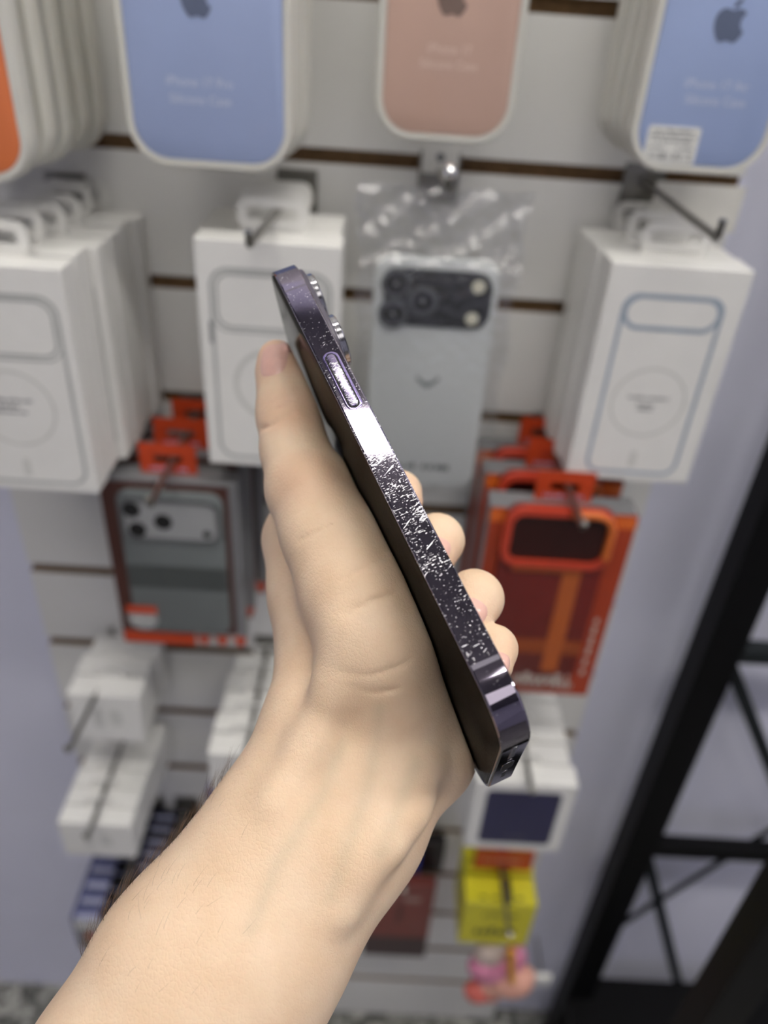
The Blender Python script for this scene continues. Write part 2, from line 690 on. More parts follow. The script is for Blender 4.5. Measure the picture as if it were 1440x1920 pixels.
# ---- hand: signed distance field -> one continuous surface --------------------
H = 0.85
LO = np.array([-150.0, -72.0, 140.0])
HI = np.array([75.0, 232.0, 318.0])
NS = np.ceil((HI - LO) / H).astype(int) + 1
D = np.full(NS, 12.0, np.float32)


def region(lo, hi):
    i0 = np.clip(np.floor((np.array(lo) - LO) / H).astype(int), 0, NS)
    i1 = np.clip(np.ceil((np.array(hi) - LO) / H).astype(int) + 1, 0, NS)
    return i0, i1


def coords(i0, i1):
    X = (LO[0] + H * np.arange(i0[0], i1[0], dtype=np.float32))[:, None, None]
    Y = (LO[1] + H * np.arange(i0[1], i1[1], dtype=np.float32))[None, :, None]
    Z = (LO[2] + H * np.arange(i0[2], i1[2], dtype=np.float32))[None, None, :]
    return X, Y, Z


def cone_sd(a, b, ra, rb, X, Y, Z):
    ba = b - a
    L2 = float(ba @ ba) + 1e-9
    px_, py_, pz_ = X - np.float32(a[0]), Y - np.float32(a[1]), Z - np.float32(a[2])
    t = np.clip((px_ * ba[0] + py_ * ba[1] + pz_ * ba[2]) / L2, 0, 1).astype(np.float32)
    t3 = t
    d = np.sqrt((px_ - ba[0] * t) ** 2 + (py_ - ba[1] * t) ** 2 + (pz_ - ba[2] * t) ** 2)
    return (d - (ra + (rb - ra) * t3)).astype(np.float32)


def smin(a, b, k):
    h = np.clip(.5 + .5 * (b - a) / k, 0, 1)
    return b + (a - b) * h - k * h * (1 - h)


def limb(pts, k=5.0, field=None):
    """chain of (point, radius) blended into the field"""
    F = D if field is None else field
    for (a, ra), (b, rb) in zip(pts[:-1], pts[1:]):
        m = max(ra, rb) + k + 12
        i0, i1 = region(np.minimum(a, b) - m, np.maximum(a, b) + m)
        if np.any(i1 <= i0):
            continue
        sl = tuple(slice(p, q) for p, q in zip(i0, i1))
        d = cone_sd(a, b, ra, rb, *coords(i0, i1))
        F[sl] = smin(F[sl], d, k)


def cut(a, b, r, k=1.5):
    m = r + k + 6
    i0, i1 = region(np.minimum(a, b) - m, np.maximum(a, b) + m)
    sl = tuple(slice(p, q) for p, q in zip(i0, i1))
    d = -cone_sd(a, b, r, r, *coords(i0, i1))
    D[sl] = -smin(-D[sl], -d, k)


# forearm and wrist
limb([(px(592, 1345, 229), 14.5), (px(505, 1585, 218), 19), (px(340, 1812, 207), 22), (px(218, 2042, 198), 24), (px(40, 2330, 186), 26)], 10)
limb([(px(740, 1405, 238), 14.5), (px(664, 1515, 231), 16.5), (px(512, 1690, 222), 19.5), (px(392, 1880, 212), 22), (px(300, 2130, 200), 25), (px(180, 2360, 190), 26)], 16)
limb([(px(670, 1400, 227), 14), (px(590, 1540, 222), 17), (px(430, 1760, 212), 21), (px(300, 1980, 204), 23)], 14)
limb([(px(728, 1430, 231), 13), (px(645, 1555, 226), 15.5), (px(480, 1760, 216), 20), (px(350, 1970, 207), 22)], 16)
limb([(px(782, 1385, 236), 13.5), (px(802, 1412, 236), 12)], 12)
# carpal block, palm
MCP = [ph(60, 71, -22.5), ph(80, 73, -24), ph(99, 74, -22), ph(117, 74, -19)]
CARP = [px(650, 1310, 236), px(690, 1320, 240), px(740, 1330, 243), px(790, 1350, 243)]
for m_, c_, r_ in zip(MCP, CARP, (12.5, 12, 11.5, 11)):
    limb([(m_, r_), ((m_ + c_) / 2, r_ - .5), (c_, 13)], 8)
# index metacarpal seen on the left, down to the wrist
limb([(px(576, 1012, 264), 12.6), (px(594, 1110, 256), 13.2), (px(612, 1225, 244), 13.6), (px(598, 1340, 230), 14)], 8)
# hypothenar
limb([(ph(117, 70, -17), 11), (px(800, 1370, 237), 12.2), (px(810, 1412, 235), 11.2)], 8)
# thumb column
THUMB = [(px(519, 672, 269), 6.5), (px(525, 700, 267), 7.7), (px(538, 742, 264), 9.4), (px(543, 780, 261), 10.6), (px(553, 845, 254), 10.8), (px(577, 915, 246), 13.0), (px(610, 1000, 236), 13.3), (px(650, 1100, 226), 13.6), (px(690, 1200, 220), 13.6), (px(690, 1300, 224), 14)]
limb(THUMB, 4)
# thenar muscle and web
limb([(px(612, 950, 247), 9), (px(648, 1035, 232), 11.0), (px(684, 1135, 222), 12.6), (px(716, 1225, 221), 13.4), (px(752, 1310, 225), 13.5)], 9)
limb([(px(600, 930, 252), 9), (ph(62, 62, -19), 9)], 10)
limb([(px(670, 1120, 238), 11), (ph(95, 58, -22), 12)], 10)
# bony bump of the thumb joint
limb([(px(583, 902, 235), 4.0), (px(592, 925, 234.5), 4.2)], 8)
# wrist tendons on the palm side
# tendon from thumb base down the forearm (edge of the hollow)
limb([(px(640, 1180, 210), 3.0), (px(622, 1290, 212), 3.2), (px(585, 1390, 212), 3.2), (px(520, 1500, 205), 3)], 8)
# creases: thumb joint, wrist
def crease(pp, depth, r, k=1.2):
    for (p, q) in zip(pp[:-1], pp[1:]):
        cut(px(p[0], p[1], depth), px(q[0], q[1], depth), r, k)

# fingers: each wraps round the far edge and comes back on the phone's rear
FTIP = []
FV = [  # visible end circle (pixel), depth, radius
    ((748, 925), 259, 7.6), ((819, 1014), 247, 8.7), ((889, 1123), 233, 8.8), ((925, 1217), 223, 6.9)]
for i, ((cx_, cy_), dd, r_) in enumerate(FV):
    dip = px(cx_, cy_, dd)
    l_ = ph_inv(dip)
    tipl = np.array([l_[0] + 5, l_[1] - 3.0, PT + 6.2])
    tip = ph(*tipl)
    m_ = MCP[i]
    ml = ph_inv(m_)
    pipl = np.array([(ml[0] + l_[0]) / 2 + 2, PW + 13, l_[2] * .55])
    pip = ph(*pipl)
    pts = [(m_, r_ + 2.5), (pip, r_ + .3), (dip, r_), (tip, r_ - 1.4)]
    FTIP.append((dip, tip, r_))
    for (a, ra), (b, rb) in zip(pts[:-1], pts[1:]):
        m = max(ra, rb) + 8
        i0, i1 = region(np.minimum(a, b) - m, np.maximum(a, b) + m)
        sl = tuple(slice(p, q) for p, q in zip(i0, i1))
        d = cone_sd(a, b, ra, rb, *coords(i0, i1))
        D[sl] = smin(D[sl], d, 1.6)

# thumb crease lines and skin folds
def surf(pxl, lo=180, hi=300):
    """depth where the pixel's ray meets the skin"""
    ds = np.arange(lo, hi, .4)
    P = np.array([px(pxl[0], pxl[1], d) for d in ds])
    v = sample(P)
    k = np.argmax(v < 0)
    return ds[k] if v[k] < 0 else None


def sample(P):
    g = (P - LO) / H
    i = np.clip(np.floor(g).astype(int), 0, NS - 2)
    f = np.clip(g - i, 0, 1)
    out = 0
    for dx in (0, 1):
        for dy in (0, 1):
            for dz in (0, 1):
                w = (f[:, 0] if dx else 1 - f[:, 0]) * (f[:, 1] if dy else 1 - f[:, 1]) * (f[:, 2] if dz else 1 - f[:, 2])
                out = out + w * D[i[:, 0] + dx, i[:, 1] + dy, i[:, 2] + dz]
    return out


def skin_line(pts, r, sink, k=1.0):
    q = []
    for p in pts:
        d = surf(p)
        if d is not None:
            q.append(px(p[0], p[1], d + sink))
    for a, b in zip(q[:-1], q[1:]):
        cut(a, b, r, k)


for pts, rise in (([(752, 1450), (722, 1530), (684, 1610), (640, 1700)], 2.2), ([(800, 1440), (772, 1510), (735, 1580)], 2.4)):
    q_ = [px(a, b, surf((a, b)) + rise) for a, b in pts if surf((a, b)) is not None]
    limb([(p_, 2.6) for p_ in q_], 9)
skin_line([(488, 806), (510, 797), (533, 785), (552, 778)], .75, .05, 1.0)
skin_line([(508, 757), (530, 750), (548, 748)], .5, .0, .9)
skin_line([(560, 1015), (590, 1000), (622, 985)], .5, -.2, .9)
skin_line([(640, 1090), (690, 1060), (730, 1040)], .5, -.25, .9)
skin_line([(650, 1150), (700, 1125), (750, 1110)], .5, -.25, .9)
skin_line([(515, 768), (538, 760)], .5, .0, .9)
skin_line([(640, 1262), (690, 1268), (735, 1255), (775, 1235)], .5, -.3, .8)
skin_line([(655, 1288), (700, 1300), (745, 1292)], .5, -.32, .8)

# keep the skin clear of the phone (flat contact)
i0, i1 = np.zeros(3, int), NS
X, Y, Z = coords(i0, i1)
cz_ = [None] * 3
for j in range(3):
    ctr = (PL / 2, PW / 2, PT / 2)[j]
    half = ((PL, PW, PT)[j] - 24) / 2 if j < 2 else PT / 2 + .25
    r = PH_R[:, j]
    v = (X - PH_T[0]) * np.float32(r[0]) + (Y - PH_T[1]) * np.float32(r[1]) + (Z - PH_T[2]) * np.float32(r[2]) - np.float32(ctr)
    cz_[j] = np.abs(v) - np.float32(half)
plan = np.sqrt(np.maximum(cz_[0], 0) ** 2 + np.maximum(cz_[1], 0) ** 2) + np.minimum(np.maximum(cz_[0], cz_[1]), 0) - np.float32(12.2)
phone_sd = np.maximum(plan, cz_[2])
D = np.maximum(D, -phone_sd)
del plan, cz_


def surface_nets(D):
    s = D < 0
    nx, ny, nz = D.shape
    c = np.zeros((nx - 1, ny - 1, nz - 1), np.uint8)
    for dx in (0, 1):
        for dy in (0, 1):
            for dz in (0, 1):
                c += s[dx:nx - 1 + dx, dy:ny - 1 + dy, dz:nz - 1 + dz]
    act = np.argwhere((c > 0) & (c < 8))
    idx = np.full(c.shape, -1, np.int32)
    idx[tuple(act.T)] = np.arange(len(act))
    pos = np.zeros((len(act), 3))
    cnt = np.zeros(len(act))
    off = [(x, y, z) for x in (0, 1) for y in (0, 1) for z in (0, 1)]
    for p in off:
        for axis in range(3):
            if p[axis]:
                continue
            q = list(p)
            q[axis] = 1
            A = act + np.array(p)
            B = act + np.array(q)
            va, vb = D[tuple(A.T)], D[tuple(B.T)]
            m = (va < 0) != (vb < 0)
            t = np.where(m, va / np.where(m, va - vb, 1), 0)
            e = np.array(p, float)[None, :].repeat(len(act), 0)
            e[:, axis] += t
            pos[m] += e[m]
            cnt[m] += 1
    V = LO + H * (act + pos / cnt[:, None])
    quads = []
    for axis in range(3):
        a1, a2 = [(1, 2), (2, 0), (0, 1)][axis]
        sl0 = [slice(None)] * 3
        sl1 = [slice(None)] * 3
        sl0[axis] = slice(0, -1)
        sl1[axis] = slice(1, None)
        A, B = s[tuple(sl0)], s[tuple(sl1)]
        E = np.argwhere(A != B)
        E = E[(E[:, a1] > 0) & (E[:, a2] > 0) & (E[:, a1] < D.shape[a1] - 1) & (E[:, a2] < D.shape[a2] - 1)]
        fl = A[tuple(E.T)]
        o1 = np.zeros(3, int)
        o1[a1] = 1
        o2 = np.zeros(3, int)
        o2[a2] = 1
        q = np.stack([idx[tuple((E - o1 - o2).T)], idx[tuple((E - o2).T)], idx[tuple(E.T)], idx[tuple((E - o1).T)]], 1)
        q[~fl] = q[~fl][:, ::-1]
        quads.append(q)
    return V, np.concatenate(quads)


V, Q = surface_nets(D)
# light relaxation
for it in range(3):
    acc = np.zeros_like(V)
    n_ = np.zeros(len(V))
    for k in range(4):
        for j in (1, 3):
            np.add.at(acc, Q[:, k], V[Q[:, (k + j) % 4]])
            np.add.at(n_, Q[:, k], 1)
    V = V + .5 * (acc / n_[:, None] - V)


def skin_mat():
    m = bpy.data.materials.new('skin')
    t = NT(m)
    co = t.add('ShaderNodeTexCoord').outputs['Object']
    at_ = t.add('ShaderNodeAttribute', attribute_name='redness')
    blot = t.noise(co, 55, 4, .6)
    base = t.ramp(blot, [(.25, srgb('d9bb9c')), (.5, srgb('dfc3a6')), (.75, srgb('e5ccb1'))])
    mix = t.add('ShaderNodeMix', data_type='RGBA')
    t.l(at_.outputs['Fac'], mix.inputs[0])
    t.l(base, mix.inputs[6])
    mix.inputs[7].default_value = (*srgb('d99c86'), 1)
    av = t.add('ShaderNodeAttribute', attribute_name='vein')
    mix2 = t.add('ShaderNodeMix', data_type='RGBA')
    t.l(av.outputs['Fac'], mix2.inputs[0])
    t.l(mix.outputs[2], mix2.inputs[6])
    mix2.inputs[7].default_value = (*srgb('a9a38c'), 1)
    t.l(mix2.outputs[2], t.bsdf.inputs['Base Color'])
    t.bsdf.inputs['Roughness'].default_value = .52
    t.bsdf.inputs['Subsurface Weight'].default_value = .16
    t.bsdf.inputs['Subsurface Radius'].default_value = (1, .45, .25)
    t.bsdf.inputs['Subsurface Scale'].default_value = .0035
    t.bsdf.inputs['Specular IOR Level'].default_value = .35
    v = t.add('ShaderNodeTexVoronoi', feature='DISTANCE_TO_EDGE')
    v.inputs['Scale'].default_value = 950
    warp = t.mapping(co, (1, .55, 1))
    t.l(warp, v.inputs['Vector'])
    fine = t.math('MINIMUM', v.outputs['Distance'], .18)
    big = t.noise(t.mapping(co, (1, 2.2, .6)), 330, 4, .65)
    h = t.math('ADD', t.math('MULTIPLY', fine, 1.0), t.math('MULTIPLY', big, .7))
    t.l(t.bump(h, .5, .0005), t.bsdf.inputs['Normal'])
    return m


M_SKIN = skin_mat()
hand_me = bpy.data.meshes.new('hand_and_forearm')
org = c2w(px(700, 1350, 232))
Wv = c2w(V) - org
hand_me.from_pydata(Wv.tolist(), [], Q.tolist())
hand_me.update()
vein = np.zeros(len(V), np.float32)
for pts in ([(712, 1330), (700, 1420), (684, 1500), (650, 1590), (620, 1680)], [(640, 1400), (600, 1500), (520, 1620), (470, 1740)], [(780, 1430), (745, 1520), (712, 1600)]):
    q_ = [px(a, b, surf((a, b))) for a, b in pts if surf((a, b)) is not None]
    for a, b in zip(q_[:-1], q_[1:]):
        ba = b - a
        tt = np.clip(((V - a) @ ba) / (ba @ ba), 0, 1)
        dd = np.linalg.norm(V - a - tt[:, None] * ba, axis=1)
        vein = np.maximum(vein, .25 * np.exp(-(dd / 2.2) ** 2))
red = np.zeros(len(V), np.float32)
for q, rad, amt in [(px(519, 668, 263), 14, .38), (px(543, 780, 252), 13, .25), (px(583, 912, 236), 14, .22)] + [(tp, 11, .22) for _, tp, _ in FTIP]:
    dd = np.linalg.norm(V - q, axis=1)
    red = np.maximum(red, amt * np.clip(1 - (dd / rad) ** 2, 0, 1))
att = hand_me.attributes.new('redness', 'FLOAT', 'POINT')
att.data.foreach_set('value', red.astype(np.float32))
att = hand_me.attributes.new('vein', 'FLOAT', 'POINT')
att.data.foreach_set('value', vein.astype(np.float32))
hand_me.materials.append(M_SKIN)
hand_me.polygons.foreach_set('use_smooth', np.ones(len(hand_me.polygons), bool))
person = bpy.data.objects.new('person', hand_me)
COL.objects.link(person)
person.location = Vector(org)
tag(person, 'bare left hand and forearm reaching in from below, thumb up, fingers wrapped round a phone', 'person')


def nail(center, normal, up, hw, hl, label=None, name='fingernail', bend=.0, sink=.18, lift=.3):
    """curved nail plate laid on the skin; centre/normal/up in camera space mm"""
    n = np.array(normal, float)
    n /= np.linalg.norm(n)
    u = np.array(up, float)
    u -= n * (u @ n)
    u /= np.linalg.norm(u)
    s = np.cross(u, n)
    NU, NV = 17, 17
    P = []
    for j in range(NV):
        for i in range(NU):
            a, b = 2 * i / (NU - 1) - 1, 2 * j / (NV - 1) - 1
            # square -> superellipse disc
            k = max(abs(a), abs(b))
            l2 = (abs(a) ** 3.2 + abs(b) ** 3.2) ** (1 / 3.2) + 1e-9
            a2, b2 = a * k / l2, b * k / l2
            P.append((a2, b2, k))
    P = np.array(P)
    base = np.array(center) + np.outer(P[:, 0] * hw, s) + np.outer(P[:, 1] * hl, u)
    steps = np.arange(-9, 12, .12)
    best = np.full(len(base), np.nan)
    for st in steps:
        q = base - n * st
        inside = sample(q) < 0
        best = np.where(np.isnan(best) & inside, st, best)
    med = np.nanmedian(best)
    best = np.where(np.isnan(best), med + 1, best)
    best = np.clip(best, med - 3, med + 4)
    h = np.where(P[:, 2] > .97, -.35, lift)
    top = base - n * (best - h)[:, None]
    # smooth a little
    T = top.reshape(NV, NU, 3)
    for _ in range(3):
        I = T.copy()
        I[1:-1, 1:-1] = (T[:-2, 1:-1] + T[2:, 1:-1] + T[1:-1, :-2] + T[1:-1, 2:] + 2 * T[1:-1, 1:-1]) / 6
        T = I
    top = T.reshape(-1, 3)
    bot = top - n * .9
    vv = c2w(np.concatenate([top, bot])) - org
    g = G()
    g.v = [tuple(p * 1000) for p in vv]
    N = NU * NV
    for j in range(NV - 1):
        for i in range(NU - 1):
            a = j * NU + i
            g.f.append((a, a + 1, a + NU + 1, a + NU))
            g.f.append((N + a, N + a + NU, N + a + NU + 1, N + a + 1))
    rim = [i for i in range(NU)] + [j * NU + NU - 1 for j in range(1, NV)] + [(NV - 1) * NU + i for i in range(NU - 2, -1, -1)] + [j * NU for j in range(NV - 2, 0, -1)]
    for a, b in zip(rim, rim[1:] + rim[:1]):
        g.f.append((a, a + N, b + N, b))
    o = g.obj(name, M_NAIL, person, smooth=60)
    if label:
        o['label'] = label
    return o


M_NAIL = mat('pink_nail', 'dfb0a2', .28, coat=.3, var=.05, vscale=300, sss=.15)
nail(px(517, 678, 262), (-.26, -.12, -.95), (px(512, 640, 262) - px(520, 706, 262)), 5.3, 7.2, name='thumbnail', lift=.45)
for dip, tip, r in FTIP[1:]:
    ax_ = tip - dip
    axn = ax_ / np.linalg.norm(ax_)
    nrm = -PH_R[:, 1] * .9 + PH_R[:, 2] * .15 + PH_R[:, 0] * .25
    nail(dip + ax_ * 1.0 + nrm * (r - 1), nrm, axn, r * .5, r * .5)

# fine hairs along the forearm
def arm_hair():
    Nrm = np.zeros_like(V)
    e1 = V[Q[:, 2]] - V[Q[:, 0]]
    e2 = V[Q[:, 3]] - V[Q[:, 1]]
    fn = np.cross(e1, e2)
    for k in range(4):
        np.add.at(Nrm, Q[:, k], fn)
    Nrm /= np.linalg.norm(Nrm, axis=1)[:, None] + 1e-9
    U = 720 + F_PX * V[:, 0] / V[:, 2]
    Wp = 960 + F_PX * V[:, 1] / V[:, 2]
    view = V / np.linalg.norm(V, axis=1)[:, None]
    facing = -(Nrm * view).sum(1)
    if np.mean(facing[(U > 300) & (U < 500) & (Wp > 1600) & (Wp < 1800)] > 0) < .3:
        Nrm, facing = -Nrm, -facing
    rng = np.random.default_rng(3)
    edge = np.where((facing > -.14) & (facing < .2) & (Wp > 1440) & (Wp < 1800) & (U < 470))[0]
    front = np.where((facing > .3) & (Wp > 1480) & (Wp < 1900) & (U > 170) & (U < 480) & (U + .7 * Wp < 1690))[0]
    ids = np.concatenate([rng.choice(edge, min(330, len(edge)), False), rng.choice(front, min(36, len(front)), False)])
    up = px(650, 1250, 222) - px(350, 1700, 210)
    up /= np.linalg.norm(up)
    g = G()
    n_edge = min(330, len(edge))
    for j_, i in enumerate(ids):
        n = Nrm[i]
        on_edge = j_ < n_edge
        ln = rng.uniform(3.5, 8) if on_edge else rng.uniform(3, 6)
        side = rng.normal(0, .25, 3)
        dirn = up * .8 + n * (.85 if on_edge else .45) + side
        dirn -= n * max(0, dirn @ n - .4)
        dirn /= np.linalg.norm(dirn)
        p0 = V[i] - n * .2
        pts = [p0 + dirn * ln * s + n * (1.3 * s - 1.5 * s * s) + up * .8 * s * s for s in (0, .33, .66, 1)]
        w = (c2w(np.array(pts)) - org) * 1000
        g.tube([tuple(q) for q in w], [.03, .027, .02, .008] if on_edge else [.02, .018, .014, .006], 3)
    o = g.obj('arm_hair', mat('brown_arm_hair', '5a4636', .5), person)
    o['kind'] = 'stuff'


arm_hair()

# ================================================================== PRODUCTS ON THE SLAT WALL
M_WIRE = mat('zinc_wire', '8f8d88', .3, .9)
M_FROST = mat('frosted_tray_plastic', 'd9d7cf', .35, var=.02, spec=.4, sss=.2)
M_CARD = mat('white_carton', 'e6e5e2', .42, var=.015)
M_PRINTGREY = mat('grey_print', 'aeb0ae', .45)
M_PRINTPALE = mat('pale_grey_print', 'd0d0cc', .45)
M_PRINTBLUE = mat('blue_grey_print', '97a4b3', .45)
M_PRINTDARK = mat('dark_grey_print', '6f7074', .5)
M_TAB = mat('white_hanger_plastic', 'e8e7e3', .3)


def hook(x, z, label, ln=160, x1=None, z1=None, plate=True, tip=8):
    t = thing('display_hook', label, 'hook', W(x, 0, z), 'hooks in the slat wall')
    x1 = 0 if x1 is None else x1 - x
    z1 = 0 if z1 is None else z1 - z
    g = G()
    g.tube([(0, 0, 0), (x1 * .5, -ln * .5, z1 * .5), (x1 * .98, -ln + 2, z1 * .98), (x1, -ln, z1 + 1.5), (x1, -ln - 2, z1 + tip)], 2.5)
    g.obj('wire', M_WIRE, t, smooth=50)
    g = G()
    g.box(-15, 15, -2.2, -.1, -22, 12, .6)
    g.obj('back_plate', M_WIRE, t)
    return t


# ---- frosted packs with a coloured silicone case ----
def case_pack(w, h, d, color, label, group, name='case_pack', line1=None, line2=None, sticker=None, marks=None, logo_h=20):
    t = thing(name, label, 'phone case', (0, 0, 0), group)
    g = G()
    g.rrect(0, h / 2, w, h, 24, -d, 0, 2.5, 10)
    g.rrect(0, h + 12, 40, 30, 6, -1.2, 0)
    g.obj('tray', M_FROST, t, smooth=40)
    g = G()
    g.ring(0, h / 2, w - 3, h - 3, 22.5, 3.0, -d - 1.2, -d + .5, 10)
    g.obj('rim', M_FROST, t, smooth=40)
    m = mat('silicone_' + color, color, .4, coat=.55, var=.03, vscale=25, bump=.6, bscale=22)
    g = G()
    g.rrect(0, h / 2, w - 10, h - 10, 19, -d - .9, -d + .5, .5, 10)
    g.obj('silicone_case', m, t, smooth=40)
    if line1:
        dark = mat('silicone_logo_' + color, tuple(v * .62 for v in [int(color[i:i + 2], 16) / 255 for i in (0, 2, 4)]), .35, coat=.3)
        (lx, lz), (x1_, z1_), (x2_, z2_) = marks
        logo(lx, lz, logo_h, -d - .95, dark, t)
        white = mat('pale_lettering_' + color, 'c3cbdc' if color[0] in '789' else 'e2cbbd', .5)
        lettering(line1, 6.6, x1_, z1_, -d - .95, white, t)
        lettering(line2, 6.6, x2_, z2_, -d - .95, white, t)
    if sticker:
        sx, sz = sticker
        st = G()
        st.rrect(sx, sz, 31, 20, 2, -d - 1.15, -d - .8)
        s = st.obj('sticker', mat('white_sticker', 'dfdfdb', .5), t)
        s['label'] = 'white price sticker with tiny print'
        blur_lines([(sx, sz + 7.5, 26), (sx, sz + 4.8, 27), (sx, sz + 2.1, 24), (sx - 8, sz - 1.6, 10), (sx + 8, sz - 1.6, 10)], -d - 1.2, M_PRINTDARK, s, h=1.4)
        g = G()
        for i in range(26):
            if random.random() < .62:
                g.box(sx - 13 + i, sx - 13 + i + .6, -d - 1.25, -d - 1.1, sz - 8, sz - 4.2)
        g.obj('barcode', M_PRINTDARK, s)
    return t


def loc_px(px_, py_, Y, xc, zb_):
    q = at(px_, py_, Y)
    return q[0] - xc, q[2] - zb_


def put(o, x, yfront, zbot, d, rot=None):
    """x centre, y of the front face, z of the bottom (mm)"""
    o.location = W(x, yfront + d, zbot)
    if rot is not None:
        o.rotation_euler = rot
    return o


def stack(proto, x, y0, zb, d, step, n, labels, group, jit=1.5, dx=0.0):
    put(proto, x, y0, zb, d)
    out = [proto]
    for i in range(1, n):
        out.append(dup(proto, W(x + dx * i + random.uniform(-jit, jit), y0 + step * i + d, zb + random.uniform(-jit, jit) * .7), labels[i - 1], group))
    return out


GP1 = 'silicone cases on the top row'
# blue, second column
zb = at(390, 318, -112)[2]
xb = (at(241, 250, -112)[0] + at(546, 250, -112)[0]) / 2
put(case_pack(97, 186, 15, '9dacd2', 'light blue silicone case in frosted pack, front of the second stack from left', GP1, line1='iPhone 17 Pro', line2='Silicone Case', marks=[loc_px(a, b, -113, xb, zb) for a, b in ((366, -8), (374, 155), (376, 188))]), xb, -112, zb, 15)
put(case_pack(97, 186, 15, 'd8d6ce', 'white phone case pack directly behind the light blue case of the second stack', GP1), xb + 1, -95, zb + 1, 15)
put(case_pack(97, 186, 15, 'd9cd95', 'pale yellow phone case pack behind the white one in the second stack', GP1), xb + 4, -78, zb + 1, 15)
put(case_pack(97, 186, 15, 'cfcdc6', 'pale grey phone case pack at the back of the second stack', GP1), xb + 4, -61, zb, 15)
# pink, alone
zb = at(830, 268, -66)[2]
xp = (at(705, 150, -66)[0] + at(972, 150, -66)[0]) / 2
put(case_pack(88, 176, 15, 'c8a797', 'dusty pink silicone phone case in a frosted pack, hanging alone at the top', GP1, line1='iPhone 17', line2='Silicone Case', marks=[loc_px(a, b, -67, xp, zb) for a, b in ((850, -12), (843, 93), (841, 122))], logo_h=22), xp, -66, zb, 15)
# blue air with sticker
zb = at(1300, 327, -100)[2]
xa = at(1172, 300, -100)[0] + 41
put(case_pack(84, 172, 15, '9aabd3', 'light blue silicone phone case with a white price sticker, top right', GP1, line1='iPhone 17 Air', line2='Silicone Case', sticker=loc_px(1259, 272, -101, xa, zb), marks=[loc_px(a, b, -101, xa, zb) for a, b in ((1370, 38), (1344, 160), (1341, 190))], logo_h=21), xa, -100, zb, 15)
for i, (c, lab) in enumerate((('b9b5ae', 'frosted phone case pack directly behind the blue stickered case'), ('a89a98', 'frosted phone case pack with a mauve case, third in the top right stack'), ('bdbab4', 'frosted phone case pack at the back of the top right stack'))):
    put(case_pack(84, 172, 14, c, lab, GP1), xa - 1 - 2 * i, -80 + 18 * i, zb + 2, 14)
# orange stack far left
zb = at(20, 345, -140)[2]
xo = at(52, 250, -140)[0] - 46
for i, (c, lab) in enumerate((('e07a45', 'orange silicone phone case in a frosted pack cut by the left edge'), ('c9c5b8', 'frosted phone case pack directly behind the orange one'),
        ('b4b4b4', 'frosted phone case pack with a grey case, third in the top left stack'), ('c5c0b2', 'frosted phone case pack fourth in the top left stack'), ('a9a596', 'frosted phone case pack at the back of the top left stack'))):
    put(case_pack(92, 186, 17, c, lab, GP1), xo + i * .8, -140 + 27 * i, zb + (2 if i % 2 else 0), 17)
hook(xb - 8, 106, 'wire hook holding the light blue case stack', z1=108)
hook(xp, 106, 'wire hook holding the dusty pink case', z1=108, ln=150)
hook(xa, 106, 'wire hook holding the blue stickered case stack', z1=108)
hook(xo, 106, 'wire hook holding the orange case stack', z1=108)


# ---- white retail boxes ----
def retail_box(w, h, d, label, group, style='wide', pm=None):
    t = thing('phone_case_box', label, 'box', (0, 0, 0), group)
    g = G()
    g.box(-w / 2, w / 2, -d, 0, 0, h, .7)
    g.obj('carton', M_CARD, t)
    pm = pm or M_PRINTGREY
    y0, y1 = -d - .12, -d + .1
    g = G()
    if style == 'pill':
        cw, chh = w * .74, h * .85
        cx, cz = w * .005, h * .46
        g.ring(cx, cz, cw, chh, 11, 2.6, y0, y1)
        g.obj('case_drawing', pm, t)
        g = G()
        g.ring(cx, cz + chh / 2 - 12.5, cw - 2, 25, 12.4, 3.2, y0 - .05, y1)
        g.obj('camera_opening_drawing', pm, t)
    else:
        cw, chh = w * .86, h * .86
        cx, cz = w * .015, h * .465
        g.ring(cx, cz, cw, chh, 13, 2.4, y0, y1)
        g.obj('case_drawing', pm, t)
        g = G()
        g.ring(cx, cz + chh / 2 - 22, cw - 7, 38, 11, 2.0, y0 - .05, y1)
        g.ring(cx, cz + chh / 2 - 22, cw - 2, 43, 12, 1.2, y0 - .05, y1)
        g.obj('camera_opening_drawing', pm, t)
        g = G()
        g.box(cx - cw / 2 - 1.2, cx - cw / 2 + .8, y0 - .06, y1, cz + chh * .13, cz + chh * .24)
        g.obj('button_drawing', M_PRINTDARK, t)
    g = G()
    R = w * .29
    g.ring(cx, h * .4, 2 * R, 2 * R, R - .01, 3.5 if style == 'wide' else 2, y0, y1, 12)
    g.rrect(cx, h * .115, 5, 14, 2.4, y0, y1)
    g.obj('magnet_drawing', M_PRINTPALE, t)
    if style == 'pill':
        blur_lines([(cx, h * .425, 30), (cx - 1, h * .39, 12), (cx - 1, h * .37, 11)], y0, M_PRINTDARK, t, h=2.0)
    elif style == 'left':
        blur_lines([(cx - 4, h * .44, 34), (cx - 4, h * .41, 16), (cx - 4, h * .385, 24)], y0, M_PRINTDARK, t, h=2.2)
    else:
        blur_lines([(cx, h * .42, 12)], y0, M_PRINTDARK, t, h=2.0)
    g = G()
    g.ring(0, h + 11, 46, 20, 8, 6.2, -2, -.6)
    g.box(-21, 21, -2, -.6, h - 3, h + 2.5)
    g.obj('hang_tab', M_TAB, t, smooth=40)
    return t


GP2 = 'white boxes on the second row'
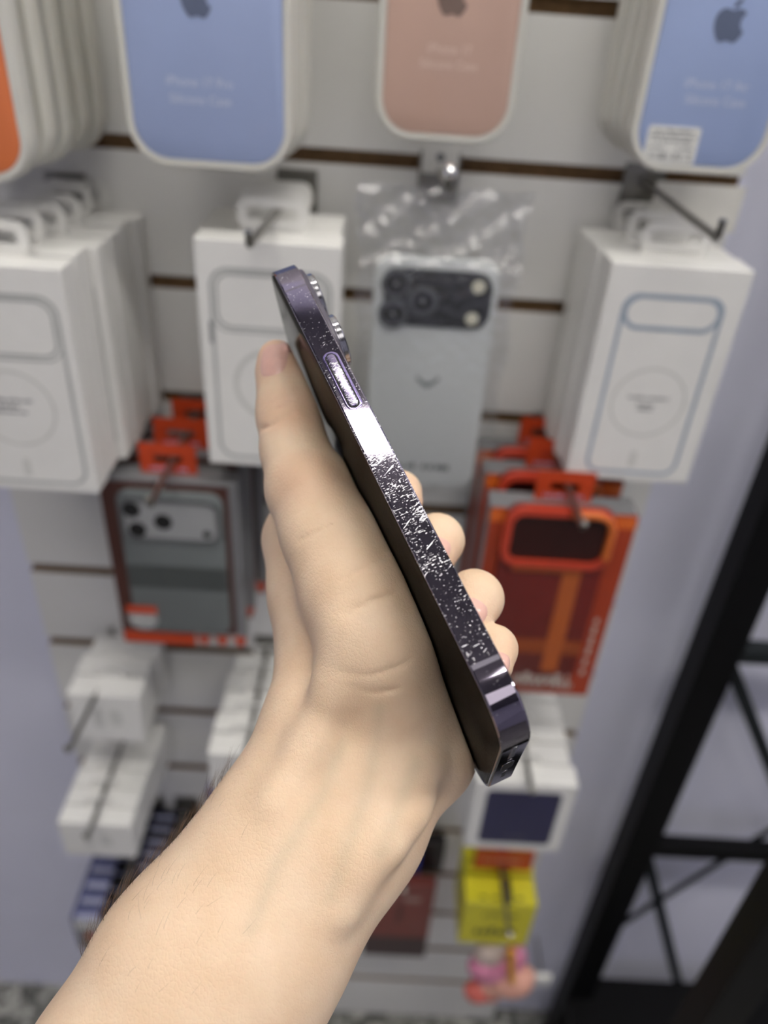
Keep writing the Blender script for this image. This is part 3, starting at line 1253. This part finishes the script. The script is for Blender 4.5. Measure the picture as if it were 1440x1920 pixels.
# left stack
xr, _, zt = at(112, 505, -150)
zb = at(178, 925, -150)[2]
HB = zt - zb
lab = ['white phone case box %s the left stack' % s for s in ('second from the front of', 'third from the front of', 'fourth from the front of', 'fifth from the front of', 'at the very back of')]
p = retail_box(96, HB, 22, 'white phone case box with a grey case drawing, cut by the left edge', GP2, 'left')
stack(p, xr - 48, -150, zb, 22, 25.5, 6, lab, GP2, 2.2, dx=1.2)
hook(xr - 48, zt + 12, 'wire hook under the white box stack at the left edge', ln=163)
# second stack
xl, _, zt = at(361, 445, -112)
xr = at(641, 460, -112)[0]
zb = at(402, 868, -112)[2]
p = retail_box(xr - xl, zt - zb, 27, 'white phone case box with a grey case drawing, behind the thumb', GP2, 'wide')
stack(p, (xl + xr) / 2, -112, zb, 27, 29, 3, ['white phone case box directly behind the one behind the thumb', 'white phone case box against the wall behind the thumb stack'], GP2, 1.2, dx=-2)
hx = (xl + xr) / 2
hook(hx + 6, zt + 12, 'wire hook through the tab of the white boxes behind the thumb', ln=165, x1=hx - 2)
# right stack
xl, _, zt = at(1149, 492, -100)
xr = at(1421, 498, -100)[0]
zb = at(1050, 892, -100)[2]
GR = GP2
p = retail_box(xr - xl, zt - zb, 30, 'white phone case box with a blue-grey pill shaped opening, right of the bagged case', GR, 'pill', M_PRINTBLUE)
stack(p, (xl + xr) / 2, -100, zb, 30, 31, 3, ['white phone case box second in the right hand stack', 'white phone case box at the back of the right hand stack'], GR, 1.5, dx=-2)
hook(182, -101, 'wire hook with upturned end above the white boxes at the right', ln=160, tip=10)
# open flap of the back card seen above the right stack
c0, c1 = at(1233, 340, -22), at(1384, 405, -22)
g = G()
g.box(0, c1[0] - c0[0], -1, 0, 0, c0[2] - c1[2] + 12)
tag(g.obj('price_card', mat('white_card', 'dddbd4', .5), loc=W(c0[0], -21, c1[2] - 12)), 'blank white card standing behind the hook above the right hand boxes', 'card')

# ---- bagged white case ----
xl, _, zt = at(703, 478, -84)
xr = at(945, 488, -84)[0]
zb = at(690, 905, -84)[2]
cw, chh = xr - xl, zt - zb
cs = thing('phone_case', 'white phone case with a black camera panel, inside a clear bag', 'phone case', W((xl + xr) / 2, -74, zb))
g = G()
g.rrect(0, chh / 2, cw, chh, 13, -10, 0, 2.2, 8)
g.obj('shell', mat('white_case_plastic', 'd4d7d6', .32, coat=.3, var=.01), cs, smooth=40)
g = G()
g.rrect(1.5, chh - 27, cw * .86, 40, 12, -11.2, -9.5, .6)
g.obj('camera_panel', mat('black_camera_panel', '24262b', .3), cs, smooth=40)
M_RINGG = mat('grey_lens_surround', '56585c', .35)
for lx, lz in ((-27.5, chh - 17.5), (-28.5, chh - 38.5), (-8.5, chh - 28.5)):
    g = G()
    g.lathe([(10.4, -10.5), (10.4, -12.6), (9.6, -13), (7.2, -13), (7.0, -12)], lx, lz)
    r_ = g.obj('lens_ring', M_RINGG, cs, smooth=40)
    g = G()
    g.lathe([(7.3, -11), (7.3, -12.3), (2.6, -12.4), (2.5, -12.6)], lx, lz)
    g.obj('lens_glass', M_LENSGL, r_, smooth=40)
    g = G()
    g.lathe([(2.0, -12.2), (2.0, -12.75), (.5, -12.8)], lx, lz)
    g.obj('lens_centre', mat('grey_lens_centre', '77797d', .3), r_, smooth=40)
for lx, lz in ((28.5, chh - 16.5), (26.5, chh - 39)):
    g = G()
    g.lathe([(4.6, -10.8), (4.6, -11.8), (1, -12)], lx, lz)
    g.obj('flash', mat('cream_flash', 'e8e4cf', .3), cs, smooth=40)
g = G()
g.prism([(-8, 94.5), (-3.5, 90.5), (0, 88.8), (3.5, 90.5), (8, 94.5), (8.6, 91.5), (3.8, 86.8), (0, 84.6), (-3.8, 86.8), (-8.6, 91.5)], -10.15, -9.9)
g.obj('emblem', mat('grey_emblem', '7d8283', .4), cs)
blur_lines([(-11, 18, 19), (13, 18, 22)], -10.1, mat('case_lettering', '3c3f42', .5), cs, h=4.6)
blur_lines([(0, 10.5, 40)], -10.1, M_PRINTPALE, cs, h=1.2)


def bag_mat():
    m = bpy.data.materials.new('clear_bag_film')
    t = NT(m)
    co = t.add('ShaderNodeTexCoord').outputs['Object']
    gl = t.add('ShaderNodeBsdfGlossy')
    gl.inputs['Roughness'].default_value = .06
    gl.inputs['Color'].default_value = (1, 1, 1, 1)
    tr = t.add('ShaderNodeBsdfTransparent')
    tr.inputs['Color'].default_value = (.95, .955, .96, 1)
    lw = t.add('ShaderNodeLayerWeight')
    lw.inputs['Blend'].default_value = .35
    mx = t.add('ShaderNodeMixShader')
    bn = t.add('ShaderNodeBump')
    bn.inputs['Distance'].default_value = .006
    sep = t.add('ShaderNodeSeparateXYZ')
    t.l(co, sep.inputs[0])
    # the loose top is crumpled, the body is pulled smooth over the case
    t.l(t.ramp(t.math('MULTIPLY', sep.outputs[2], 5.0), [(.78, (.12,) * 3), (.86, (1.0,) * 3)]), bn.inputs['Strength'])
    t.l(t.noise(co, 130, 2, .5), bn.inputs['Height'])
    b = bn.outputs[0]
    t.l(b, gl.inputs['Normal'])
    t.l(b, lw.inputs['Normal'])
    t.l(t.math('ADD', t.math('MULTIPLY', lw.outputs['Facing'], .3), .1), mx.inputs[0])
    t.l(tr.outputs[0], mx.inputs[1])
    t.l(gl.outputs[0], mx.inputs[2])
    t.l(mx.outputs[0], t.out.inputs['Surface'])
    return m


M_BAG = bag_mat()


def bag():
    t = thing('plastic_bag', 'crinkled clear plastic bag holding the white case', 'bag', W((xl + xr) / 2, -74, zb - 4))
    hw, hh = cw / 2 + 11, chh + 48
    rng = np.random.default_rng(11)
    g = G()
    nx_, nz_ = 34, 60
    ph_ = rng.uniform(0, 6.28, 12)
    for side in (0, 1):
        i0 = len(g.v)
        for j in range(nz_ + 1):
            z = hh * j / nz_
            for i in range(nx_ + 1):
                u = 2 * i / nx_ - 1
                lean = 0
                k = max(0, (z - chh + 4) / 52)
                x = u * hw * (1 + .06 * k) + 2 * math.sin(z * .11 + ph_[0])*abs(u)
                body = (1 - abs(u) ** 6) * (7.5 if k == 0 else 7.5 * max(.12, 1 - k * 1.6))
                wr = .5 + 2.6 * min(1, k * 2.5)
                n = wr * (.5 * math.sin(.32 * x + ph_[1] + .05 * z) * math.sin(.21 * z + ph_[2] + .1 * x) + .6 * math.sin(.17 * x - .26 * z + ph_[3]) + .45 * math.sin(.55 * x + .35 * z + ph_[4 + side]))
                n *= (1 - .6 * abs(u) ** 8)
                base = -5.5
                y = base + (-1 if side == 0 else 1) * (body + .6) + n * (1 if k > 0 else .5)
                if side == 0 and z < chh:
                    y = min(y, -14.2)
                if side == 1 and z < chh:
                    y = max(y, .6)
                g.v.append((x, y, z))
        for j in range(nz_):
            for i in range(nx_):
                a = i0 + j * (nx_ + 1) + i
                q = (a, a + 1, a + nx_ + 2, a + nx_ + 1)
                g.f.append(q if side == 0 else q[::-1])
    g.obj('film', M_BAG, t, smooth=80)
    return t


bag()
hk = hook(33, -103, 'wire hook with a white tag above the bagged white case', ln=160, x1=30, z1=-84, tip=6)
g = G()
g.box(-13, 13, -4, -2.3, -2, 20, .8)
pt_ = g.obj('white_tag', M_TAB, hk)
g = G()
g.lathe([(3, -4.4), (3, -3.8), (1, -3.6)], 0, 9)
g.obj('tag_hole', M_PRINTDARK, pt_)
g = G()
g.lathe([(.5, -167), (3.4, -165), (4.4, -161.5), (3.4, -158), (.5, -156)], -3, 27, 16)
g.obj('ball_end', mat('polished_ball', 'e8e8e8', .12, 1.0), hk, smooth=60)

# ---- grey case packs with orange tags ----
M_BROWN = mat('dark_brown_backing', '4d2a22', .5)
M_SMOKE = mat('smoky_grey_carton', '77777a', .35, var=.03)
M_ORTAG = mat('orange_header_card', 'c2421a', .45)
M_GREYCASE = mat('grey_mirror_case', '6d7272', .25, coat=.4, var=.05, vscale=20)


def header_tag(parent, w, h, z, y, mark='lilac', x=0):
    g = G()
    # euro slot card: two sides and bars round the slot
    g.box(x - w / 2, x + w / 2, y, y + .8, z, z + h * .38)
    g.box(x - w / 2, x - 11, y, y + .8, z + h * .38, z + h * .62)
    g.box(x + 11, x + w / 2, y, y + .8, z + h * .38, z + h * .62)
    g.box(x - w / 2, x + w / 2, y, y + .8, z + h * .62, z + h)
    t = g.obj('header_tag', M_ORTAG, parent)
    blur_lines([(x - 6, z + h * .2, 18), (x + 12, z + h * .2, 8)], y - .05, mat('lilac_print', 'b9a9c9', .5), t, h=3.2)
    return t


def grey_pack(w, h, d, label, group):
    t = thing('phone_case_pack', label, 'phone case', (0, 0, 0), group)
    g = G()
    g.box(-w / 2, w / 2, -d, 0, 0, h, .6)
    g.obj('carton', M_SMOKE, t)
    g = G()
    g.box(-w / 2 + .8, w / 2 - 6, -d - .25, -d + .2, 16, h - 3)
    g.obj('window_backing', M_BROWN, t)
    g = G()
    g.box(w * .1, w / 2 - 3, -d - .25, -d + .2, 1, 16)
    g.obj('clear_foot', mat('pale_clear_foot', 'a9a6a3', .35), t)
    g = G()
    g.rrect(2, h * .535, w * .78, h * .84, 11, -d - 5, -d - .1, 1.5)
    c = g.obj('phone_case', M_GREYCASE, t, smooth=40)
    g = G()
    g.box(2 - w * .385, 2 + w * .385, -d - 5.15, -d - 4.9, h * .40, h * .54)
    g.obj('dark_band', mat('dark_band_print', '4a4e4e', .3), c)
    cz = h * .955 - 26
    g = G()
    g.ring(2, cz, w * .75, 42, 12, 4, -d - 6.6, -d - 4.5)
    g.obj('camera_rim', mat('grey_camera_rim', '6c6e70', .3, .3), c, smooth=40)
    g = G()
    g.rrect(2, cz, w * .69, 36, 9, -d - 5.8, -d - 4.8)
    g.obj('camera_panel', mat('pale_camera_panel', '9a9b9c', .35), c, smooth=40)
    for lx, lz in ((-28, cz + 9), (-25, cz - 10), (-4, cz - 1)):
        g = G()
        g.lathe([(7, -d - 5.6), (7, -d - 6.6), (5, -d - 6.9), (1, -d - 6.9)], lx, lz)
        g.obj('lens', mat('black_lens_dummy', '1d1d1f', .2), c, smooth=40)
    g = G()
    g.lathe([(3.2, -d - 5.6), (3.2, -d - 6.2), (1, -d - 6.3)], 30, cz - 11)
    g.obj('lens', MATS['black_lens_dummy'], c, smooth=40)
    g = G()
    g.box(-w / 2 + 1, w * .1, -d - .5, -d - .2, 1.5, 15)
    g.obj('orange_strip', M_ORTAG, t)
    g = G()
    for i in range(3):
        x = w * .17 + i * 16
        g.prism([(x - 6, 14), (x + 6, 14), (x + 3, 5), (x, 2), (x - 3, 5)], -d - .5, -d - .2)
    g.obj('orange_teeth', M_ORTAG, t)
    s = G()
    s.lathe([(13, -d - 5.05), (13, -d - 5.4), (.5, -d - 5.4)], -w * .3, 34, 28)
    st = s.obj('round_sticker', mat('pale_round_sticker', '9c9c9c', .5), t)
    g = G()
    g.box(-w * .3 - 13, -w * .3 + 13, -d - 5.6, -d - 5.3, 40, 48)
    g.obj('red_band', M_ORTAG, st)
    blur_lines([(-w * .3, 33, 18)], -d - 5.5, M_TAB, st, h=2.6)
    header_tag(t, 44, 27, h - 1, -d * .5)
    return t


GP3 = 'grey cases with orange tags'
xl, _, zt = at(180, 893, -104)
xr = at(441, 905, -104)[0]
zb = at(452, 1216, -104)[2]
p = grey_pack(xr - xl, zt - zb, 22, 'grey phone case in a window pack with orange header tag, at the front left', GP3)
w_ = xr - xl
put(p, (xl + xr) / 2, -104, zb, 22)
dup(p, W((xl + xr) / 2 + 1, -66 + 22, zb + 2), 'grey phone case pack directly behind the front left one with orange tag', GP3)
dup(p, W((xl + xr) / 2 + 7, -30 + 22, zb + 2), 'grey phone case pack against the wall, orange tag highest of three', GP3)
hook((xl + xr) / 2 + 4, zt + 12.5, 'wire hook through the orange tags of the grey case packs', ln=158)


# ---- orange pack ----
def orange_pack(w, h, d, label, group):
    t = thing('phone_case_pack', label, 'phone case', (0, 0, 0), group)
    g = G()
    g.box(-w / 2, w / 2, -d, 0, 0, h, .6)
    g.obj('carton', M_SMOKE, t)
    M_RED = mat('deep_orange_card', 'a63a1a', .4, coat=.3)
    M_BAR = mat('bright_orange_print', 'dd6a26', .35, coat=.3)
    g = G()
    g.box(-w / 2, w / 2, -d - .3, -d + .2, 0, h)
    f = g.obj('front_card', M_RED, t)
    g = G()
    g.box(-w / 2, w / 2, -d - .5, -d - .25, h - 13, h - 2)
    g.obj('top_stripe', M_BAR, f)
    cw_, ch_ = w * .74, h * .9
    cx = -w * .03
    zc = h + 7
    g = G()
    g.rrect(cx, zc - ch_ / 2, cw_, ch_, 12, -d - 7, -d - .4, 1.5)
    c = g.obj('phone_case', mat('dark_red_case', '6f1c17', .35, coat=.4, var=.06), t, smooth=40)
    g = G()
    g.ring(cx, zc - 27, cw_ + 1, 54, 15, 6, -d - 11, -d - 3)
    g.obj('bumper_rim', mat('red_orange_bumper', 'c2402a', .35, coat=.3), c, smooth=40)
    g = G()
    cwr = cw_ / 2 - 2.6
    g.tube([(cx + 6, -d - 10.2, zc - 3), (cx + cwr - 12, -d - 10.2, zc - 3), (cx + cwr - 4, -d - 10.2, zc - 6.5), (cx + cwr, -d - 10.2, zc - 15), (cx + cwr, -d - 10.2, zc - 42)], 3.4, 10)
    g.obj('orange_rim_half', mat('orange_rim', 'cf6a2c', .35, coat=.3), c, smooth=50)
    g = G()
    g.rrect(cx, zc - 27, cw_ - 10, 42, 9, -d - 7.6, -d - 6.5)
    g.obj('camera_opening', mat('maroon_opening', '300c0a', .3), c)
    g = G()
    g.box(cx - cw_ * .36, cx + cw_ * .3, -d - 8.2, -d - 6.5, zc - 60, zc - 53)
    g.box(cx + cw_ * .13, cx + cw_ * .3, -d - 7.3, -d - 6.5, zc - ch_ + 8, zc - 60)
    g.obj('orange_stripe', mat('orange_case_stripe', 'b45a26', .35, coat=.3), c)
    g = G()
    g.box(cx - cw_ / 2 + 1, cx + cw_ / 2 - 1, -d - 7.25, -d - 6.5, h * .28, h * .36)
    g.obj('lower_band', mat('amber_band', '96451c', .35, coat=.3), c)
    # pale lettering block along the bottom and side
    blur_lines([(-6, 26, w * .7)], -d - 7.3, mat('pale_pack_lettering', 'c2b5ab', .5), t, h=11)
    blur_lines([(6, 12, w * .62)], -d - .6, MATS['pale_pack_lettering'], t, h=8)
    g = G()
    for i in range(6):
        g.box(w * .40, w * .43, -d - .6, -d - .3, 26 + i * 12, 26 + i * 12 + random.uniform(5, 9))
    g.obj('side_lettering', MATS['pale_pack_lettering'], t)
    header_tag(t, 44, 27, h - 1, -d * .4)
    return t


GP4 = 'orange case packs'
xl, _, zt = at(921, 950, -118)
xr = at(1197, 972, -118)[0]
zb = at(1103, 1304, -118)[2]
p = orange_pack(xr - xl, zt - zb, 24, 'orange and dark red phone case pack right of the fingers', GP4)
put(p, (xl + xr) / 2, -118, zb, 24)
dup(p, W((xl + xr) / 2 - 1, -72 + 24, zb + 2), 'orange phone case pack directly behind the front orange one', GP4)
dup(p, W((xl + xr) / 2 - 3, -34 + 24, zb + 2), 'orange phone case pack against the wall right of the bagged case', GP4)
hook((xl + xr) / 2 + 3, zt + 12.5, 'wire hook through the header of the orange case packs', ln=158, tip=6)


# ---- small white boxes ----
def small_box(w, h, d, label, group, front=None, name='small_box'):
    t = thing(name, label, 'box', (0, 0, 0), group)
    g = G()
    g.box(-w / 2, w / 2, -d, 0, 0, h, 1.2)
    g.obj('carton', M_CARD, t)
    if front == 'navy':
        g = G()
        g.rrect(0, h * .5, w * .74, h * .78, 6, -d - .3, -d + .2)
        f = g.obj('navy_panel', mat('navy_print', '2b2a4f', .35, coat=.2), t)
        blur_lines([(0, h * .22, 20)], -d - .4, M_PRINTDARK, f, h=2)
    else:
        g = G()
        g.rrect(-w * .12, h * .5, 9, h * .4, 3, -d - .15, -d + .1)
        g.rrect(w * .12, h * .52, 12, h * .34, 5, -d - .15, -d + .1)
        g.obj('front_drawing', M_PRINTPALE, t)
    g = G()
    g.ring(0, h + 7, 30, 15, 6, 4.5, -1.4, -.2)
    g.box(-14, 14, -1.4, -.2, h - 2, h + 2)
    g.obj('hang_tab', M_TAB, t, smooth=40)
    return t


def ordinals(what, where, n):
    o = ['second', 'third', 'fourth', 'fifth', 'sixth', 'seventh', 'eighth']
    return ['%s %s from the front of %s' % (what, o[i], where) for i in range(n - 2)] + ['%s at the back of %s' % (what, where)]


GP5 = 'small white boxes on the lower left hooks'
xl, _, zt = at(122, 1300, -92)
p = small_box(70, 66, 26, 'small white box at the front of the upper stack, below the grey case pack', GP5)
stack(p, xl + 36, -92, zt - 66, 26, 29, 3, ordinals('small white box', 'the upper stack below the grey case pack', 3), GP5, 2.5, dx=1)
hook(-257, -586, 'wire hook over the upper stack of small white boxes', z1=-574, ln=162)
xl, _, zt = at(106, 1542, -140)
xr = at(243, 1545, -140)[0]
zb = at(150, 1603, -140)[2]
p = small_box(xr - xl, zt - zb, 21, 'small white box at the front of the lower left stack, above the navy boxes', GP5)
stack(p, (xl + xr) / 2, -140, zb, 21, 22.5, 6, ordinals('small white box', 'the lower left stack above the navy boxes', 6), GP5, 1.5, dx=.6)
hook((xl + xr) / 2 + 3, zt + 12, 'wire hook over the lower left stack of small white boxes', ln=163)
# middle stack, half hidden by the arm
xl, _, zt = at(386, 1412, -138)
p = small_box(66, 56, 24, 'small white box at the front of the stack left of the wrist', 'small white boxes left of the wrist')
stack(p, xl + 34, -138, zt - 56, 24, 27, 5, ordinals('small white box', 'the stack left of the wrist', 5), 'small white boxes left of the wrist', 1.5, dx=.8)
hook(xl + 39, zt + 11, 'wire hook over the small white boxes left of the wrist', ln=158)
# navy fronted white boxes on the right
xl, _, zt = at(893, 1465, -140)
xr = at(1085, 1478, -140)[0]
zb = at(1050, 1598, -140)[2]
GN = 'white boxes with navy fronts'
p = small_box(xr - xl, zt - zb, 24, 'white box with a navy front panel, below the phone end', GN, 'navy')
stack(p, (xl + xr) / 2, -140, zb, 24, 27, 5, ordinals('white box', 'the navy fronted stack below the phone', 5), GN, 2, dx=-1)
hook((xl + xr) / 2, zt + 11, 'wire hook over the navy fronted white boxes', ln=158)


# ---- navy boxes bottom left ----
def navy_box(w, h, d, label, group, col='34375f'):
    t = thing('navy_box', label, 'box', (0, 0, 0), group)
    g = G()
    g.box(-w / 2, w / 2, -d, 0, 0, h, .8)
    g.obj('carton', mat('navy_carton_' + col, col, .35, coat=.25), t)
    g = G()
    g.box(-w / 2 + 3, w / 2 - 1, -d - .2, -d + .1, h * .66, h - 2.5)
    g.obj('white_front_band', mat('white_band', 'c9c9c9', .45), t)
    g = G()
    g.box(-w / 2 + 3, w / 2 - 1, -d - .2, -d + .1, 1, h * .66)
    g.obj('grey_front_band', mat('grey_band', '7c7b7e', .45), t)
    g = G()
    g.rrect(-w * .24, h * .46, 24, 12, 3, -d - .4, -d)
    g.obj('red_mark', mat('red_mark_print', 'a8483c', .45), t)
    g = G()
    g.box(-w * .5 + 32, w * .5 - 1, -d + 1, -1, h - .1, h + .5)
    g.obj('black_top', mat('black_top_print', '0b0b0e', .6, spec=.2), t)
    g = G()
    g.box(-w * .5 + 6, -w * .5 + 31, -d + .3, -d + 5.5, h - .1, h + .5)
    g.obj('top_edge_highlight', mat('painted_navy_highlight', 'a9abc6', .4), t)  # pale strip paints the highlight along each box's front top edge
    return t


GB = 'navy boxes at the lower left'
xl, _, zt = at(131, 1722, -150)
p = navy_box(96, 66, 17, 'navy box with white and red front at the front of the lower left stack', GB, '50547a')
stack(p, xl + 48, -150, zt - 66, 17, 18.6, 7, ordinals('navy box', 'the lower left navy stack', 7), GB, .6)
hook(xl + 52, zt + 11, 'wire hook behind the lower left navy boxes', ln=150)
GK = 'dark navy boxes beside the forearm'
p = navy_box(86, 80, 15, 'dark navy box at the front of the short stack touching the forearm outline', GK, '23253a')
xk, _, zk = at(268, 1560, -40)
stack(p, xk + 46, -88, zk - 80, 15, 16.5, 5, ordinals('dark navy box', 'the short stack beside the forearm', 5), GK, .6)
hook(xk + 46, zk + 9, 'wire hook above the dark navy boxes beside the forearm', ln=100)


def flat_pack(w, h, d, cols, label, name='accessory_pack', cat='pack', marks=None):
    t = thing(name, label, cat, (0, 0, 0))
    g = G()
    g.box(-w / 2, w / 2, -d, 0, 0, h, .8)
    g.obj('carton', mat('carton_' + cols[0], cols[0], .4, coat=.2), t)
    for i, (z0, z1, c, x0, x1) in enumerate(marks or []):
        g = G()
        g.box(x0 * w, x1 * w, -d - .2, -d + .1, z0 * h, z1 * h)
        g.obj('printed_band', mat('band_' + c, c, .4), t)
    g = G()
    g.ring(0, h + 8, 34, 17, 5, 5, -1.2, -.2)
    g.box(-15, 15, -1.2, -.2, h - 2, h + 2)
    g.obj('hang_tab', mat('tab_' + cols[1], cols[1], .4), t)
    return t


# blue boxes just left of the wrist and right of the wrist
xq, _, zq = at(388, 1482, -70)
put(flat_pack(60, 90, 18, ('2b3aa0', '2b3aa0'), 'bright blue box peeking out left of the wrist', 'blue_box', 'box'), xq + 30, -70, zq - 90, 18)
hook(xq + 30, zq + 8, 'wire hook for the bright blue box left of the wrist', ln=80)
xq, _, zq = at(692, 1655, -60)
xq2 = at(820, 1655, -60)[0]
zq2 = at(800, 1795, -60)[2]
rp = flat_pack(xq2 - xq, zq - zq2, 14, ('7d3a34', '1a1416'), 'dull red pack with dark foot right of the forearm', 'red_pack', 'pack',
               [(.0, .28, '453234', -.5, .5), (.78, .84, 'a4837c', -.35, -.1), (.78, .84, 'a4837c', .05, .3), (.5, .75, '5a2c2a', -.04, .04)])
put(rp, (xq + xq2) / 2, -60, zq2, 14)
xk1, _, zk1 = at(776, 1650, -46)
zk2 = at(776, 1584, -46)[2]
put(flat_pack(44, 62, 12, ('171216', '171216'), 'black pack above the dull red pack', 'black_pack', 'pack', [(.35, .42, '3a1a1c', -.4, .4)]), at(797, 1620, -24)[0], -30, zk1 - 4, 12)
put(flat_pack(52, 70, 10, ('2436a8', '2436a8'), 'bright blue pack right of the wrist above the dull red pack', 'blue_pack', 'pack'), at(748, 1620, -46)[0], -46, zk1, 10)
hook((xq + xq2) / 2, zq + 9, 'wire hook holding the dull red pack', ln=75)

# yellow boxes with red header, toy below
GY = 'yellow boxes'


def yellow_box(w, h, d, label):
    t = thing('yellow_box', label, 'box', (0, 0, 0), GY)
    g = G()
    g.box(-w / 2, w / 2, -d, 0, 0, h, .8)
    g.obj('carton', mat('yellow_carton', 'd8cf2c', .4, coat=.2), t)
    mk = mat('black_print', '2a2718', .5)
    blur_lines([(2, h * .74, w * .48)], -d - .1, mk, t, h=7)
    blur_lines([(0, h * .33, w * .6)], -d - .1, mk, t, h=15)
    g = G()
    for i in range(4):
        g.box(-w * .3 + i * 14, -w * .3 + i * 14 + 8, -d + 6, -d + 9, h - .1, h + .15)
    g.box(w * .06, w * .16, -d + 1, -1, h - .1, h + .2)
    g.obj('top_print', mk, t)
    return t


xl, _, zt = at(874, 1692, -120)
xr = at(1008, 1700, -120)[0]
zb = at(882, 1768, -120)[2]
p = yellow_box(xr - xl, zt - zb, 34, 'yellow box with black lettering below the navy fronted boxes')
put(p, (xl + xr) / 2, -120, zb, 34)
dup(p, W((xl + xr) / 2 + .5, -82 + 34, zb + 1), 'yellow box directly behind the front yellow one')
xh, _, zh = at(887, 1628, -78)
xh2 = at(996, 1628, -78)[0]
zh1 = at(890, 1592, -78)[2]
rc = thing('header_card', 'orange-red header card standing above the yellow boxes', 'card', W((xh + xh2) / 2, -76, zh))
g = G()
g.box(-(xh2 - xh) / 2, (xh2 - xh) / 2, -1.5, 0, 0, zh1 - zh, .3)
g.obj('card', mat('orange_red_card', 'c24a2a', .45), rc)
blur_lines([(-3, 18, 44)], -1.6, mat('pale_card_print', 'd9a58e', .5), rc, h=6)
hook((xl + xr) / 2 + 3, zt + 6, 'wire hook running over the yellow boxes', ln=160)

# squishy toy
def toy():
    x_, _, z_ = at(933, 1826, -118)
    t = thing('squishy_toy', 'pink and peach squishy toy hanging below the yellow box', 'toy', W(x_, -112, z_))
    def blob(name, col, parts, par):
        bm = bmesh.new()
        for (cx, cy, cz, rx, ry, rz) in parts:
            cz, rz = cz * 1.35, rz * 1.3
            bmesh.ops.create_uvsphere(bm, u_segments=24, v_segments=14, radius=1, matrix=Matrix.Translation((cx, cy, cz)) @ Matrix.Diagonal((rx, ry, rz, 1)))
        g = G()
        g.take(bm)
        o = g.obj(name, mat('toy_' + col, col, .45, sss=.2, var=.08, vscale=90), par, smooth=80)
        md = o.modifiers.new('m', 'REMESH')
        md.mode = 'VOXEL'
        md.voxel_size = .002
        md.use_smooth_shade = True
        return o
    b = blob('pink_body', 'df8fae', [(-8, 0, 4, 30, 18, 24), (-22, -4, 10, 18, 15, 16), (18, 2, 18, 16, 14, 20)], t)
    blob('peach_lobe', 'e9b09c', [(18, -8, -10, 30, 18, 20), (36, -4, -6, 14, 13, 14), (2, -6, -22, 22, 15, 13)], t)
    blob('coral_lobe', 'e2756a', [(-18, -6, -34, 20, 14, 15), (-2, -4, -38, 15, 12, 12)], t)
    blob('white_lobe', 'c9b8ae', [(-16, -2, 30, 20, 13, 14)], t)
    g = G()
    g.tube([(4, -16, 78), (8, -19, 48), (14, -23, 16)], [4.5, 5, 4], 10)
    g.obj('yellow_strap', mat('amber_strap', 'd99a1e', .45), t, smooth=50)
    return t


toy()
x_, _, z_ = at(1016, 1838, -60)
ck = thing('display_hook', 'white tipped hook right of the squishy toy', 'hook', W(x_, 0, z_), 'hooks in the slat wall')
g = G()
g.tube([(0, 0, 0), (0, -55, 0)], 2)
g.obj('wire', M_WIRE, ck, smooth=50)
g = G()
g.box(-13, 13, -62, -54, -11, 11, 2)
g.obj('white_end', M_TAB, ck)

# ================================================================== BLACK RACK AT THE RIGHT
M_RACK = mat('black_powder_coat', '070709', .5, var=.1, spec=.15)
M_STRAP = mat('dark_grey_strap', '1f2426', .5, spec=.2)
rk = thing('metal_rack', 'black metal shelving rack with crossed straps at the right', 'shelf', W(352, -30, -1420))
X0 = 352


def rbox(name, x0, x1, y0, y1, z0, z1, m=M_RACK):
    g = G()
    g.box(x0 - X0, x1 - X0, y0 + 30, y1 + 30, z0 + 1420, z1 + 1420, 1)
    return g.obj(name, m, rk)


rbox('post', 334, 372, -48, -14, -1420, 500)
rbox('post', 334, 372, -272, -238, -1420, 500)
rbox('post', 1164, 1200, -48, -14, -1420, 500)
rbox('post', 1164, 1200, -272, -238, -1420, 500)
z1 = at(1400, 1222, -31)[2]
z2 = at(1320, 1590, -31)[2]
rbox('rail', 372, 1164, -40, -22, z1 - 9, z1 + 9, M_STRAP)
rbox('rail', 372, 1164, -40, -22, z2 - 11, z2 + 11)
z3 = at(1250, 1842, -18)[2]
rbox('shelf', 336, 1198, -270, -16, z3 - 26, z3)


def strap(p0, p1, wd=10):
    a = at(*p0, -12)
    b = at(*p1, -12)
    g = G()
    d = Vector((b[0] - a[0], 0, b[2] - a[2]))
    n = Vector((-d.z, 0, d.x)).normalized() * wd / 2
    P = [(a[0] + n.x, a[2] + n.z), (b[0] + n.x, b[2] + n.z), (b[0] - n.x, b[2] - n.z), (a[0] - n.x, a[2] - n.z)]
    g.prism([(x - X0, z + 1420) for x, z in P], -14 + 30, -11 + 30)
    return g.obj('cross_strap', M_STRAP, rk)


strap((1362, 1228), (1480, 1530), 14)
strap((1212, 1600), (1300, 1960), 14)
strap((1120, 1760), (1470, 1540), 9)
